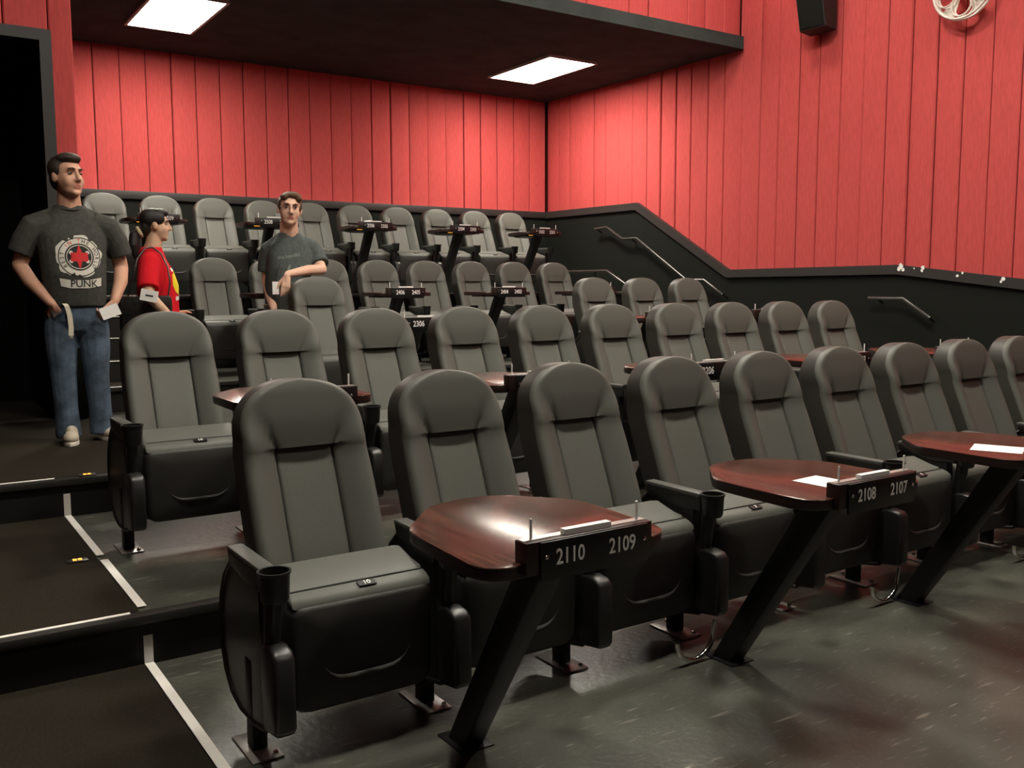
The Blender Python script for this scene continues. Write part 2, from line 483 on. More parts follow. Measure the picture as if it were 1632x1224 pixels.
link('push_bar', finish(bm, 'push_bar'), 'black_metal', dl)
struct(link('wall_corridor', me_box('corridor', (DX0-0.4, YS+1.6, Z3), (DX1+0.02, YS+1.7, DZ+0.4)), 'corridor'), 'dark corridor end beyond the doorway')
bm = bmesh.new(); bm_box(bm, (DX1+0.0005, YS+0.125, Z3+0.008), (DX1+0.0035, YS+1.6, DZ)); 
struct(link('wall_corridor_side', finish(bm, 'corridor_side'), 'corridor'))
# left and front walls close the room
struct(link('wall_left', me_box('wall_left', (XL-0.2, YF, -0.1), (XL, YS+1.3, CEIL)), 'wall_backing'), 'side wall beyond the aisle')
struct(link('wall_front', me_box('wall_front', (XL, YF-0.2, -0.1), (XR, YF, CEIL)), 'corridor'), 'front wall behind the screen')

# ------------------------------------------------------------------ luminaires
def luminaire(name, x0, x1, y0, y1, z, mt, label, group=None):
    t = empty(name, ((x0+x1)/2, (y0+y1)/2, z))
    hx, hy = (x1-x0)/2, (y1-y0)/2
    bm = bmesh.new()
    for lo, hi in (((-hx-.03, -hy-.03, -.03), (hx+.03, -hy, 0.004)), ((-hx-.03, hy, -.03), (hx+.03, hy+.03, 0.004)), ((-hx-.03, -hy, -.03), (-hx, hy, 0.004)), ((hx, -hy, -.03), (hx+.03, hy, 0.004))):
        bm_box(bm, lo, hi)
    link('frame', finish(bm, 'frame', False), 'fixture_frame', t)
    link('diffuser', me_box('diffuser', (-hx, -hy, -0.022), (hx, hy, -0.004)), mt, t)
    tag(t, label, 'ceiling light', group)
luminaire('ceiling_light', 2.36, 3.02, 9.62, 10.95, SOF, 'panel_light', 'glowing rectangular ceiling light in the soffit near the entrance block', 'soffit ceiling lights')
luminaire('ceiling_light', 7.02, 7.72, 9.62, 10.98, SOF, 'panel_light', 'glowing rectangular ceiling light in the soffit by the red corner', 'soffit ceiling lights')
for i, (x, y, f, lab) in enumerate(HOUSE):
    mat(f'house_light_{i}', (1, 1, 1), 0.5, emit=LIGHT_COL, estr=HOUSE_POWER*f)
    luminaire('ceiling_light', x-0.32, x+0.32, y-0.32, y+0.32, CEIL, f'house_light_{i}', lab, 'high ceiling lights')

# ------------------------------------------------------------------ seat
def lerp_tab(tab, z):
    if z <= tab[0][0]: return tab[0][1]
    for (a, fa), (b, fb) in zip(tab, tab[1:]):
        if z <= b:
            t = (z-a)/(b-a); return fa + (fb-fa)*t
    return tab[-1][1]
YC = [(0.40, 0.120), (0.556, 0.170), (0.75, 0.250), (0.88, 0.306), (1.00, 0.318), (1.13, 0.330)]
def half_w(z): return lerp_tab([(0.40, 0.222), (0.60, 0.232), (0.80, 0.230), (0.95, 0.222)], z)
ZB, ZS, ZT = 0.42, 0.95, 1.13
def sstep(a, b, x):
    t = max(0.0, min(1.0, (x-a)/(b-a))); return t*t*(3-2*t)
PW = 0.106
def front_y(x, z, W):
    yc = lerp_tab(YC, z)
    ax = abs(x)
    up = sstep(0.90, 1.05, z)
    pw = PW if z < 0.897 else PW + (z-0.897)*0.45               # recess / head pad half width
    # side bolsters rise from the panel edge toward the outer rim
    q = max(0.0, min(1.0, (ax-pw)/max(0.04, W-pw-0.02)))
    bol = -0.046*math.sin(q*math.pi/2)**1.1*(1-0.85*up)
    if z < 0.897:
        mid = 0.024 if ax < pw else 0.0
    else:
        mid = -0.017*(1-sstep(0.97, 1.13, z)) * (1-sstep(pw-0.03, pw+0.05, ax))
    groove = 0.006*math.exp(-((ax-pw)/0.005)**2)*(1-sstep(0.94, 1.02, z))
    r = 0.028
    kx = max(0.0, 1-(W-ax)/r); kz = max(0.0, 1-(ZT-z)/0.055)
    k = min(1.0, math.hypot(kx, kz*0.8))
    return yc + bol + mid + groove + r*(1-math.sqrt(max(0.0, 1-k*k)))

def make_back():
    zs = [ZB + (0.885-ZB)*i/12 for i in range(13)] + [0.894, 0.898, 0.906, 0.92, 0.935]
    rows = [(z, half_w(z)) for z in zs]
    for i in range(15):
        a = (math.pi/2)*i/14*0.995
        rows.append((ZS + (ZT-ZS)*math.sin(a)**(2/2.3), half_w(0.95)*math.cos(a)**(2/2.3)+0.002))
    us = [0, .10, .20, .30, .40, .43, .445, .455, .465, .475, .49, .51, .55, .62, .70, .78, .85, .90, .935, .965, .985, 1.0]
    us = [-u for u in us[:0:-1]] + us
    bm = bmesh.new()
    grid = []
    for z, W in rows:
        grid.append([bm.verts.new((u*W, front_y(u*W, z, W), z)) for u in us])
    for a, b in zip(grid, grid[1:]):
        for i in range(len(us)-1):
            bm.faces.new((a[i], a[i+1], b[i+1], b[i]))
    loop = [g[0] for g in grid] + list(grid[-1][1:-1]) + [g[-1] for g in reversed(grid)]
    back = []
    for v in loop:
        back.append(bm.verts.new((v.co.x*0.985, lerp_tab(YC, v.co.z)+0.105, v.co.z-0.004)))
    for i in range(len(loop)-1):
        bm.faces.new((loop[i], loop[i+1], back[i+1], back[i])).material_index = 1
    bm.faces.new(back).material_index = 1
    bm.faces.new(list(grid[0]) + [back[-1], back[0]])
    cushion = finish(bm, 'back_cushion', True, 55)
    cushion.materials.append(MATS['seat_vinyl']); cushion.materials.append(MATS['seat_side'])
    # shell behind
    bm = bmesh.new()
    g2 = []
    for z, W in rows:
        W2 = max(W*0.992-0.004, 0.001)
        g2.append([bm.verts.new((u*W2, lerp_tab(YC, z)+0.100+0.075*math.sqrt(max(0, 1-u*u))*(1-0.75*max(0, (z-ZS)/(ZT-ZS))**2), z-0.006)) for u in [i/8-1 for i in range(17)]])
    for a, b in zip(g2, g2[1:]):
        for i in range(16): bm.faces.new((a[i+1], a[i], b[i], b[i+1]))
    lp = [g[0] for g in g2] + list(g2[-1][1:-1]) + [g[-1] for g in reversed(g2)]
    bm.faces.new(lp)
    bm.faces.new(list(g2[0]))
    shell = finish(bm, 'back_shell', True, 50)
    # inset centre panel
    bm = bmesh.new()
    g3 = []
    for i in range(13):
        z = ZB + (0.893-ZB)*i/12
        row = []
        for u in (-1, -.97, -.9, -.6, -.2, .2, .6, .9, .97, 1):
            x = u*(PW-0.003)
            e_ = 0.010*(1 if abs(u) == 1 else 0) + 0.003*(1 if abs(abs(u)-.97) < .01 else 0)
            row.append(bm.verts.new((x, lerp_tab(YC, z)+0.004+e_*0.9+0.004*(1-u*u)+(0.008 if i == 12 else 0), z)))
        g3.append(row)
    for a, b in zip(g3, g3[1:]):
        for i in range(9): bm.faces.new((a[i], a[i+1], b[i+1], b[i]))
    lp = [g[0] for g in g3] + list(g3[-1][1:-1]) + [g[-1] for g in reversed(g3)] + list(g3[0][-2:0:-1])
    bk = [bm.verts.new((v.co.x, v.co.y+0.012, v.co.z)) for v in lp]
    for i in range(len(lp)):
        j = (i+1) % len(lp); bm.faces.new((lp[i], lp[j], bk[j], bk[i]))
    bm.faces.new(bk)
    panel = finish(bm, 'centre_panel', True, 60)
    return cushion, shell, panel
BACK, SHELL, PANEL = make_back()

bm = bmesh.new(); bm_tube(bm, [(-0.2635, 0.02, 0.335), (0.2635, 0.02, 0.335)], 0.011, 8)
ROD = finish(bm, 'pivot_rod')
def make_seat_parts():
    # tipped-up seat: cushion against the back, hard underside facing forward
    bm = bmesh.new()
    prof = [(-0.128, 0.495), (-0.118, 0.516), (-0.095, 0.527), (0.035, 0.566), (0.070, 0.558), (0.090, 0.53), (0.035, 0.20), (0.00, 0.15), (-0.10, 0.15)]
    bm_prism(bm, prof, 'x', -0.238, 0.238, 0.022, 3)
    cush = finish(bm, 'seat_cushion', True, 40)
    # front lip strip with rounded shoulders
    bm = bmesh.new()
    prof = [(-0.172, 0.484), (-0.166, 0.502), (-0.146, 0.514), (-0.122, 0.522), (-0.116, 0.515), (-0.120, 0.48)]
    bm_prism(bm, prof, 'x', -0.238, 0.238, 0.010, 2)
    lip = finish(bm, 'seat_lip', True, 45)
    # underside pan: slightly bulged sheet with rounded corners
    bm = bmesh.new()
    W, zt, zb = 0.242, 0.490, 0.145
    def outline(inset):
        pts = []
        rt_, rb = 0.030, 0.055
        for cx, cz, r, a0 in ((W-rt_, zt-rt_, rt_, 0), (-W+rt_, zt-rt_, rt_, 90), (-W+rb, zb+rb, rb, 180), (W-rb, zb+rb, rb, 270)):
            for k in range(5):
                a = R(a0+k*22.5)
                pts.append(((cx+r*math.cos(a))*(1-inset), (cz-0.32+r*math.sin(a))*(1-inset)+0.32))
        return pts
    rings = []
    for ins, y in ((0.0, -0.118), (0.0, -0.158), (0.035, -0.176), (0.10, -0.182), (0.45, -0.187), (0.8, -0.188)):
        rings.append([bm.verts.new((x, y + 0.05*max(0, 0.27-z)**1.4*4*(1 if y < -0.15 else 0), z)) for x, z in outline(ins)])
    for a, b in zip(rings, rings[1:]):
        n = len(a)
        for i in range(n): bm.faces.new((a[i], a[(i+1) % n], b[(i+1) % n], b[i]))
    bm.faces.new(rings[-1]); bm.faces.new(rings[0][::-1])
    pan = finish(bm, 'seat_pan', True, 50)
    # molded U ridge near the bottom of the pan
    bm = bmesh.new()
    pts = []
    for k in range(15):
        t = -1 + 2*k/14
        pts.append((0.150*t, -0.186+0.004*abs(t), 0.245 + 0.055*abs(t)**5))
    bm_tube(bm, pts, [0.004+0.006*(1-abs(-1+2*k/14)**3) for k in range(15)], 6)
    ridge = finish(bm, 'grip_ridge', True, 60)
    bm = bmesh.new(); bm_tube(bm, [(-0.226, -0.121, 0.5225), (0, -0.121, 0.5235), (0.226, -0.121, 0.5225)], 0.0035, 6)
    seam = finish(bm, 'seam')
    bm = bmesh.new()
    T = Matrix.Translation((0.02, -0.143, 0.5165)) @ Matrix.Rotation(R(19), 4, 'X')
    bm_box(bm, (-0.030, -0.013, -0.001), (0.030, 0.013, 0.004), 0.0, mtx=T)
    tagm = finish(bm, 'number_tag')
    return cush, lip, pan, ridge, seam, tagm
CUSH, LIP, PAN, RIDGE, SEAM, TAGM = make_seat_parts()
TAGROT = Matrix.Translation((0.02, -0.143, 0.5165)) @ Matrix.Rotation(R(19-90), 4, 'X') @ Matrix.Translation((0, -0.0048, 0))

def seat(x, ytop, z, num, label, group):
    t = empty('cinema_seat', (x, ytop-0.37, z))
    link('back_cushion', BACK, 'seat_vinyl', t)
    link('centre_panel', PANEL, 'seat_panel', t)
    link('back_shell', SHELL, 'matte_plastic', t)
    c = link('seat_cushion', CUSH, 'seat_vinyl', t)
    l = link('seat_lip', LIP, 'seat_vinyl', c)
    link('seam', SEAM, 'piping', c)
    p = link('seat_pan', PAN, 'pan_plastic', t)
    link('grip_ridge', RIDGE, 'pan_plastic', p)
    link('pivot_rod', ROD, 'black_metal', t)
    g = link('number_tag', TAGM, 'sign_black', t)
    n = link('numeral', text_mesh(str(num), 0.026, 1.0), None, g)
    n.matrix_basis = TAGROT
    tag(t, label, 'cinema seat', group)
    return t

# ------------------------------------------------------------------ armrest standard
def make_arm():
    out = []
    # base plate with two bolts
    bm = bmesh.new(); bm_box(bm, (-0.050, -0.105, 0.0), (0.050, 0.105, 0.007), 0.002)
    out.append(('base_plate', finish(bm, 'base_plate'), 'plate_metal', None))
    for y in (-0.082, 0.082):
        bm = bmesh.new(); bm_lathe(bm, [(0.0005, 0.020), (0.007, 0.018), (0.010, 0.012), (0.010, 0.006), (0.0005, 0.006)], 8, (0.03, y, 0), False)
        out.append(('bolt', finish(bm, 'bolt'), 'chrome', 'base_plate'))
    bm = bmesh.new(); bm_box(bm, (-0.024, -0.030, 0.006), (0.024, 0.030, 0.30), 0.005)
    out.append(('post', finish(bm, 'post'), 'black_metal', None))
    # curved side panel (y,z)
    outer = [(0.150, 0.575), (0.215, 0.52), (0.262, 0.44), (0.283, 0.35), (0.275, 0.26), (0.240, 0.185), (0.175, 0.125), (0.08, 0.10), (-0.06, 0.105), (-0.165, 0.125), (-0.215, 0.15)]
    inner = [(-0.215, 0.33), (-0.14, 0.36), (-0.115, 0.42), (-0.125, 0.57)]
    bm = bmesh.new(); bm_prism(bm, outer+inner, 'x', -0.022, 0.022, 0.008, 2)
    out.append(('side_panel', finish(bm, 'side_panel', True, 40), 'black_plastic', None))
    # raised rim on the panel and sunk field
    bm = bmesh.new()
    bm_tube(bm, [(-0.020, y*0.97, z*0.985+0.006) for y, z in outer[:10]], 0.010, 6)
    out.append(('panel_rim', finish(bm, 'panel_rim', True, 60), 'black_plastic', 'side_panel'))
    # rounded hinge housing at the front
    bm = bmesh.new()
    prof = [(-0.275, 0.165), (-0.262, 0.145), (-0.17, 0.13), (-0.15, 0.16), (-0.15, 0.37), (-0.165, 0.398), (-0.20, 0.405), (-0.25, 0.398), (-0.272, 0.375)]
    bm_prism(bm, prof, 'x', -0.034, 0.034, 0.014, 3)
    out.append(('hinge_housing', finish(bm, 'hinge_housing', True, 50), 'black_plastic', None))
    # arm beam with padded top
    bm = bmesh.new()
    prof = [(0.165, 0.606), (0.150, 0.560), (-0.05, 0.545), (-0.160, 0.548), (-0.160, 0.606)]
    bm_prism(bm, prof, 'x', -0.027, 0.027, 0.006, 2)
    out.append(('arm_beam', finish(bm, 'arm_beam', True, 40), 'black_plastic', None))
    bm = bmesh.new(); bm_box(bm, (-0.027, -0.155, 0.602), (0.027, 0.168, 0.622), 0.006, 2)
    out.append(('arm_pad', finish(bm, 'arm_pad'), 'arm_pad', None))
    # open cup holder
    bm = bmesh.new()
    bm_lathe(bm, [(0.0005, 0.535), (0.036, 0.535), (0.042, 0.545), (0.046, 0.618), (0.050, 0.622), (0.050, 0.628), (0.043, 0.628), (0.039, 0.560), (0.0005, 0.552)], 24, (0, -0.203, 0), False)
    out.append(('cup_holder', finish(bm, 'cup_holder', True, 40), 'black_plastic', None))
    bm = bmesh.new(); bm_tube(bm, [(0, -0.190, 0.545), (0, -0.175, 0.46), (0, -0.165, 0.37)], [0.030, 0.026, 0.024], 10)
    out.append(('cup_support', finish(bm, 'cup_support', True, 60), 'black_plastic', None))
    return out
ARM = make_arm()
def build(parts, t):
    d = {}
    for name, me, mt, par in parts:
        o = link(name, me, mt, d[par] if par else t)
        if par is None: d[name] = o
    return d
def arm(x, ytop, z, label, group):
    t = empty('armrest', (x, ytop-0.37, z))
    build(ARM, t)
    tag(t, label, 'armrest', group)

# ------------------------------------------------------------------ dining table on an angled post
TZ = 0.78
def table_outline(sc=1.0):
    half = []
    r = 0.085
    hw, yf = 0.308*sc, -0.60
    for k in range(7):
        a = R(-90 + 15*k); half.append((hw-r+r*math.cos(a), yf+r+r*math.sin(a)))
    half += [(0.306*sc, -0.34), (0.300*sc, -0.21), (0.293*sc, -0.175), (0.272*sc, -0.138), (0.150*sc, -0.008), (0.118*sc, 0.018), (0.080*sc, 0.032), (0.0, 0.042)]
    return [(x, y) for x, y in half] + [(-x, y) for x, y in half[-2::-1]]
def make_table():
    out = []
    ol = table_outline()
    bm = bmesh.new()
    bm_prism(bm, ol, 'z', TZ-0.005, TZ, 0.0025, 2)
    out.append(('tabletop', finish(bm, 'tabletop', True, 30), 'table_wood', None))
    bm = bmesh.new()
    cx = lambda p, s: (p[0]*s, -0.27+(p[1]+0.27)*s)
    bm_prism(bm, [cx(p, 0.997) for p in ol], 'z', TZ-0.036, TZ-0.0052, 0.004, 2)
    out.append(('edge_band', finish(bm, 'edge_band', True, 30), 'dark_wood', None))
    bm = bmesh.new()
    bm_prism(bm, [cx(p, 0.72) for p in ol], 'z', TZ-0.050, TZ-0.0355)
    out.append(('mount_plate', finish(bm, 'mount_plate', True, 30), 'black_metal', None))
    # leaning rectangular post
    bm = bmesh.new()
    a, b = Vector((0, 0.02, 0.0)), Vector((0, -0.43, TZ-0.045))
    lo = [(-0.040, -0.048), (0.040, -0.048), (0.040, 0.048), (-0.040, 0.048)]
    hi = [(-0.042, -0.062), (0.042, -0.062), (0.042, 0.062), (-0.042, 0.062)]
    A = [bm.verts.new((x, a.y+y, 0.004)) for x, y in lo]; B = [bm.verts.new((x, b.y+y, b.z)) for x, y in hi]
    bm.faces.new(A[::-1]); bm.faces.new(B)
    for i in range(4): bm.faces.new((A[i], A[(i+1) % 4], B[(i+1) % 4], B[i]))
    es = [e for e in bm.edges if abs(e.verts[0].co.z-e.verts[1].co.z) > 0.3]
    bmesh.ops.bevel(bm, geom=es, offset=0.008, segments=2, profile=0.5, affect='EDGES')
    out.append(('post', finish(bm, 'post'), 'black_metal', None))
    bm = bmesh.new(); bm_box(bm, (-0.060, -0.06, 0), (0.060, 0.10, 0.006), 0.002)
    out.append(('foot_plate', finish(bm, 'foot_plate'), 'black_metal', None))
    # menu rail: wooden box with a black number plate
    bm = bmesh.new(); bm_box(bm, (-0.205, -0.620, TZ-0.036), (0.205, -0.570, TZ+0.046), 0.002)
    out.append(('sign_box', finish(bm, 'sign_box'), 'dark_wood', None))
    bm = bmesh.new(); bm_box(bm, (-0.165, -0.628, TZ-0.055), (0.185, -0.6205, TZ+0.044), 0.001)
    out.append(('sign_plate', finish(bm, 'sign_plate'), 'sign_black', None))
    for x in (-0.150, 0.170):
        bm = bmesh.new(); bm_ell(bm, (x, -0.630, TZ+0.006), (0.006, 0.004, 0.006), None, 8, 6)
        out.append(('screw', finish(bm, 'screw'), 'chrome', 'sign_plate'))
    for x in (-0.170, 0.176):
        bm = bmesh.new(); bm_tube(bm, [(x, -0.590, TZ+0.02), (x, -0.590, TZ+0.098)], 0.0038, 6)
        out.append(('pencil', finish(bm, 'pencil'), 'paper', None))
    bm = bmesh.new(); bm_box(bm, (-0.075, -0.606, TZ+0.02), (0.075, -0.584, TZ+0.060))
    out.append(('order_cards', finish(bm, 'order_cards'), 'paper', None))
    bm = bmesh.new(); bm_box(bm, (-0.200, -0.600, TZ+0.0455), (0.200, -0.574, TZ+0.0475))
    out.append(('rail_strip', finish(bm, 'rail_strip'), 'plate_metal', 'sign_box'))
    return out
TABLE = make_table()
bm = bmesh.new()
bm_tube(bm, [(-0.040, 0.055, 0.150)] + [(-0.145+0.095*math.cos(R(a_)), 0.055, 0.100+0.085*math.sin(R(a_))) for a_ in range(0, -190, -12)], 0.010, 8)
CONDUIT = finish(bm, 'conduit', True, 60)
bm = bmesh.new(); bm_box(bm, (-0.03, -0.012, -0.004), (0.03, 0.012, 0.0)); LED = finish(bm, 'led')
def table(x, ytop, z, left, right, label, group, led=False, conduit=False, tilt=0.0):
    t = empty('dining_table', (x-0.03, ytop-0.72, z))
    d = build(TABLE, t)
    for s, dx in ((left, -0.075), (right, 0.095)):
        if s: 
            n = link('numerals', text_mesh(s, 0.057, 0.80), None, d['sign_plate'])
            n.location = (dx, -0.6288, TZ+0.000)
    if led:
        for dx in (-0.16, 0.13):
            l = link('under_light', LED, 'amber_led', t); l.location = (dx, -0.50, TZ-0.036)
    if tilt:
        for nm in ('tabletop', 'edge_band'):
            d[nm].matrix_basis = Matrix.Translation((0, -0.27, TZ)) @ Matrix.Rotation(tilt, 4, Vector((math.cos(R(-35)), math.sin(R(-35)), 0))) @ Matrix.Translation((0, 0.27, -TZ))
    if conduit:
        link('conduit', CONDUIT, 'chrome', t)
    tag(t, label, 'table', group)
    return t

# ------------------------------------------------------------------ rows
NTH = ('first', 'second', 'third', 'fourth', 'fifth', 'sixth', 'seventh', 'eighth', 'ninth', 'tenth')
ORD = {1: 'front', 2: 'second', 3: 'third', 4: 'fourth', 5: 'back'}
def row(r, xs, nums, ytop, z, armxs, tabs):
    for i, (x, n) in enumerate(zip(xs, nums)):
        if r == 3:
            lab = ('lone dark grey cinema seat in the third row, before the person leaning', 'dark grey cinema seat of the third row beside the empty wheelchair spaces',
                   'dark grey cinema seat, middle of the three together in the third row', 'dark grey cinema seat of the third row nearest the red side wall')[i]
        else:
            lab = f'dark grey tip-up cinema seat, {NTH[i]} from the carpeted aisle in the {ORD[r]} row'
        seat(x, ytop, z, n, lab, 'tip-up cinema seats')
    for i, (x, a, b) in enumerate(armxs):
        if r == 3:
            lab = ('black armrest on the aisle side of the lone third row seat', 'black armrest on the wheelchair space side of the lone third row seat',
                   'black armrest on the wheelchair space side of the three third row seats', 'black armrest between the inner two of the three third row seats',
                   'black armrest between the outer two of the three third row seats', 'black armrest at the side wall end of the third row')[i]
        elif a is None: lab = f'black armrest with cup holder at the carpeted aisle end of the {ORD[r]} row'
        elif b is None: lab = f'black armrest with cup holder at the red side wall end of the {ORD[r]} row'
        else: lab = f'black armrest with cup holder between {NTH[i-1]} and {NTH[i]} seats from aisle in {ORD[r]} row'
        arm(x, ytop, z, lab, 'armrests with cup holders')
    for i, (x, a) in enumerate(tabs):
        lab = f'wood-topped table on leaning post, {NTH[i]} from the aisle in {ORD[r]} row, reading 2{r}{a:02d} 2{r}{a-1:02d}'
        table(x, ytop, z, f'2{r}{a:02d}', f'2{r}{a-1:02d}', lab, 'numbered dining tables', led=(r == 5), conduit=(r == 1 and i > 0), tilt=R(1.6) if (r == 1 and i == 0) else 0.0)
def regular(r, x0, n, ytop, z, p=0.6):
    xs = [x0+p*k for k in range(n)]
    nums = [n-k for k in range(n)]
    arms = [(x0-p/2, None, n)] + [(x0+p*(k+0.5), n-k, n-k-1) for k in range(n-1)] + [(x0+p*(n-0.5), 1, None)]
    tabs = [(x0+p*(k+0.5), n-k) for k in range(0, n-1, 2)]
    row(r, xs, nums, ytop, z, arms, tabs)
regular(1, 1.20, 10, 3.17, Z1)
regular(2, 1.21, 10, 5.06, Z2)
row(3, [2.933, 5.817, 6.448, 7.082], [6, 3, 2, 1], 7.25, Z3,
    [(2.633, None, 6), (3.233, 6, 5), (5.50, 4, 3), (6.132, 3, 2), (6.765, 2, 1), (7.40, 1, None)],
    [(3.26, 6), (5.58, 4), (6.88, 2)])
regular(4, 2.74, 8, 9.45, Z4)
regular(5, 2.08, 10, 11.22, Z5)
# sheets of paper left on tables
def sheet(x, y, z, w_, l_, rz, label):
    bm = bmesh.new(); bm_box(bm, (-w_/2, -l_/2, 0), (w_/2, l_/2, 0.0012))
    o = link('paper_sheet', finish(bm, 'paper_sheet', False), 'paper'); o.location = (x, y, z); o.rotation_euler = (0, 0, rz)
    tag(o, label, 'paper', 'papers on the tables')
sheet(2.645, 2.035, Z1+TZ+0.0005, 0.14, 0.145, R(4), 'square white sheet of paper on the second table of the front row')
sheet(3.775, 2.045, Z1+TZ+0.0005, 0.17, 0.19, R(24), 'slanting white sheet of paper on the third table of the front row')
# folded menu standing on a back-row table
bm = bmesh.new()
prof = [(-0.075, 0.0), (0.0, 0.095), (0.085, 0.0), (0.081, 0.0), (0.0, 0.089), (-0.071, 0.0)]
bm_prism(bm, prof, 'y', -0.07, 0.07)
o = link('folded_menu', finish(bm, 'folded_menu', False), 'paper')
o.location = (4.87, 10.36, Z5+TZ+0.001); o.rotation_euler = (0, 0, R(12))
tag(o, 'white folded menu standing on the table numbered 2506 2505', 'menu')

# ------------------------------------------------------------------ handrails
def handrail(pts, brackets, label, wall=True):
    t = empty('handrail', pts[0])
    o0 = Vector(pts[0])
    bm = bmesh.new(); bm_tube(bm, [Vector(p)-o0 for p in pts], 0.019, 8)
    link('rail', finish(bm, 'rail', True, 50), 'rail_metal', t)
    for a, b in brackets:
        bm = bmesh.new(); bm_tube(bm, [Vector(a)-o0, Vector(b)-o0], 0.011 if wall else 0.018, 8)
        link('bracket' if wall else 'stanchion', finish(bm, 'bracket'), 'black_metal', t)
    tag(t, label, 'handrail')
mat('rail_metal', (0.10, 0.098, 0.092), 0.22, metal=0.6)
def wp(y, z, off=0.10): return wallpt(y, off, z)
pts = [wp(10.72, 2.278), wp(10.46, 2.295), wp(10.12, 2.112), wp(9.83, 2.112), wp(8.88, 1.535), wp(8.566, 1.530), wp(8.246, 1.344)]
handrail(pts, [(wp(y, z), wp(y, z-0.05, 0.0)) for y, z in ((10.68, 2.28), (9.95, 2.11), (9.2, 1.73), (8.26, 1.352))], 'black metal handrail stepping down the black base of the red side wall')
pts = [wp(6.20, 1.321), wp(5.796, 1.317), wp(5.49, 1.125)]
handrail(pts, [(wp(y, z), wp(y, z-0.05, 0.0)) for y, z in ((6.1, 1.32), (5.51, 1.138))], 'short bent handrail on the black wall below chipped ledge')
X_ = 7.90
handrail([(X_, 10.45, 1.655), (X_, 9.555, 1.655), (X_, 9.10, 1.44)], [((X_, 10.40, 1.655), (X_, 10.40, Z5)), ((X_, 9.80, 1.655), (X_, 9.80, Z5))], 'low metal handrail at the stair beside the back row', False)

# ------------------------------------------------------------------ speaker and film reel lamp on the side wall
t = empty('wall_speaker', wallpt(6.93, 0, 4.22)); t.rotation_euler = (0, 0, WANG)
bm = bmesh.new()
prof = [(-0.03, 0.0), (-0.22, 0.02), (-0.36, 0.62), (-0.30, 0.66), (-0.03, 0.66)]
bm_prism(bm, prof, 'x', -0.17, 0.17, 0.006, 1)
link('cabinet', finish(bm, 'cabinet'), 'matte_plastic', t)
bm = bmesh.new()
prof = [(-0.226, 0.04), (-0.234, 0.04), (-0.366, 0.60), (-0.358, 0.60)]
bm_prism(bm, prof, 'x', -0.15, 0.15)
link('grille', finish(bm, 'grille'), 'black_wall', t)
bm = bmesh.new(); bm_box(bm, (-0.05, -0.035, 0.25), (0.05, 0.03, 0.45)); link('wall_bracket', finish(bm, 'wall_bracket'), 'black_metal', t)
tag(t, 'black wedge loudspeaker mounted high on the red side wall', 'speaker')

t = empty('film_reel_lamp', wallpt(5.278, 0.05, 4.27)); t.rotation_euler = (0, 0, WANG)
RR = 0.285
def ring_pts(r, cx=0, cz=0, y=0, n=36): return [(cx+r*math.cos(2*math.pi*k/n), y, cz+r*math.sin(2*math.pi*k/n)) for k in range(n)]
for y in (-0.05, -0.11):
    bm = bmesh.new(); bm_tube(bm, ring_pts(RR, y=y), 0.012, 8, closed=True); link('rim', finish(bm, 'rim', True, 60), 'reel_white', t)
    for k in range(5):
        a = R(90+72*k+36)
        bm = bmesh.new(); bm_tube(bm, ring_pts(0.098, 0.165*math.cos(a), 0.165*math.sin(a), y, 24), 0.009, 6, closed=True)
        link('spoke_ring', finish(bm, 'spoke_ring', True, 60), 'reel_white', t)
# pierced face between the rings, as five web pieces per face
for k in range(5):
    a0 = R(90+72*k)
    bm = bmesh.new()
    pr = [(0.05*math.cos(a0), 0.05*math.sin(a0)), ((RR-.005)*math.cos(a0-.25), (RR-.005)*math.sin(a0-.25)), ((RR-.002)*math.cos(a0), (RR-.002)*math.sin(a0)), ((RR-.005)*math.cos(a0+.25), (RR-.005)*math.sin(a0+.25))]
    bm_prism(bm, pr, 'y', -0.052, -0.046)
    link('web', finish(bm, 'web', False), 'reel_white', t)
bm = bmesh.new(); bm_tube(bm, [(0, -0.11, 0), (0, -0.0, 0)], 0.045, 14); link('hub', finish(bm, 'hub'), 'reel_white', t)
bm = bmesh.new(); bm_ell(bm, (0, -0.08, -0.075), (0.022, 0.022, 0.035)); link('bulb', finish(bm, 'bulb'), 'bulb', t)
tag(t, 'round white film reel wall lamp high on the red side wall', 'wall lamp')

# ------------------------------------------------------------------ people
mat('skin_a', (0.60, 0.33, 0.225), 0.55, spec=0.35)
mat('skin_b', (0.76, 0.47, 0.345), 0.55, spec=0.35)
mat('skin_c', (0.62, 0.39, 0.26), 0.55, spec=0.35)
mat('lips', (0.40, 0.135, 0.105), 0.5)
mat('hair_dark', (0.030, 0.019, 0.012), 0.55, bump=0.5, bump_scale=90, stretch=(6, 6, 1))
mat('hair_brown', (0.090, 0.045, 0.020), 0.55, bump=0.5, bump_scale=90, stretch=(6, 6, 1))
mat('hair_black', (0.012, 0.010, 0.009), 0.45, bump=0.4, bump_scale=90, stretch=(6, 6, 1))
mat('tee_grey', (0.060, 0.060, 0.054), 0.9, spec=0.15, noise_amt=0.15, noise_scale=40, bump=0.4, bump_scale=14)
mat('tee_teal', (0.085, 0.102, 0.098), 0.9, spec=0.15, noise_amt=0.15, noise_scale=40, bump=0.4, bump_scale=14)
mat('tee_red', (0.62, 0.012, 0.022), 0.9, spec=0.15, bump=0.4, bump_scale=14)
mat('denim', (0.075, 0.105, 0.145), 0.9, spec=0.15, noise_amt=0.5, noise_scale=9, bump=0.6, bump_scale=22)
mat('trousers_grey', (0.11, 0.105, 0.095), 0.9, spec=0.15, bump=0.4, bump_scale=16)
mat('shoe_beige', (0.42, 0.37, 0.29), 0.8)
mat('shoe_sole', (0.65, 0.62, 0.54), 0.7)
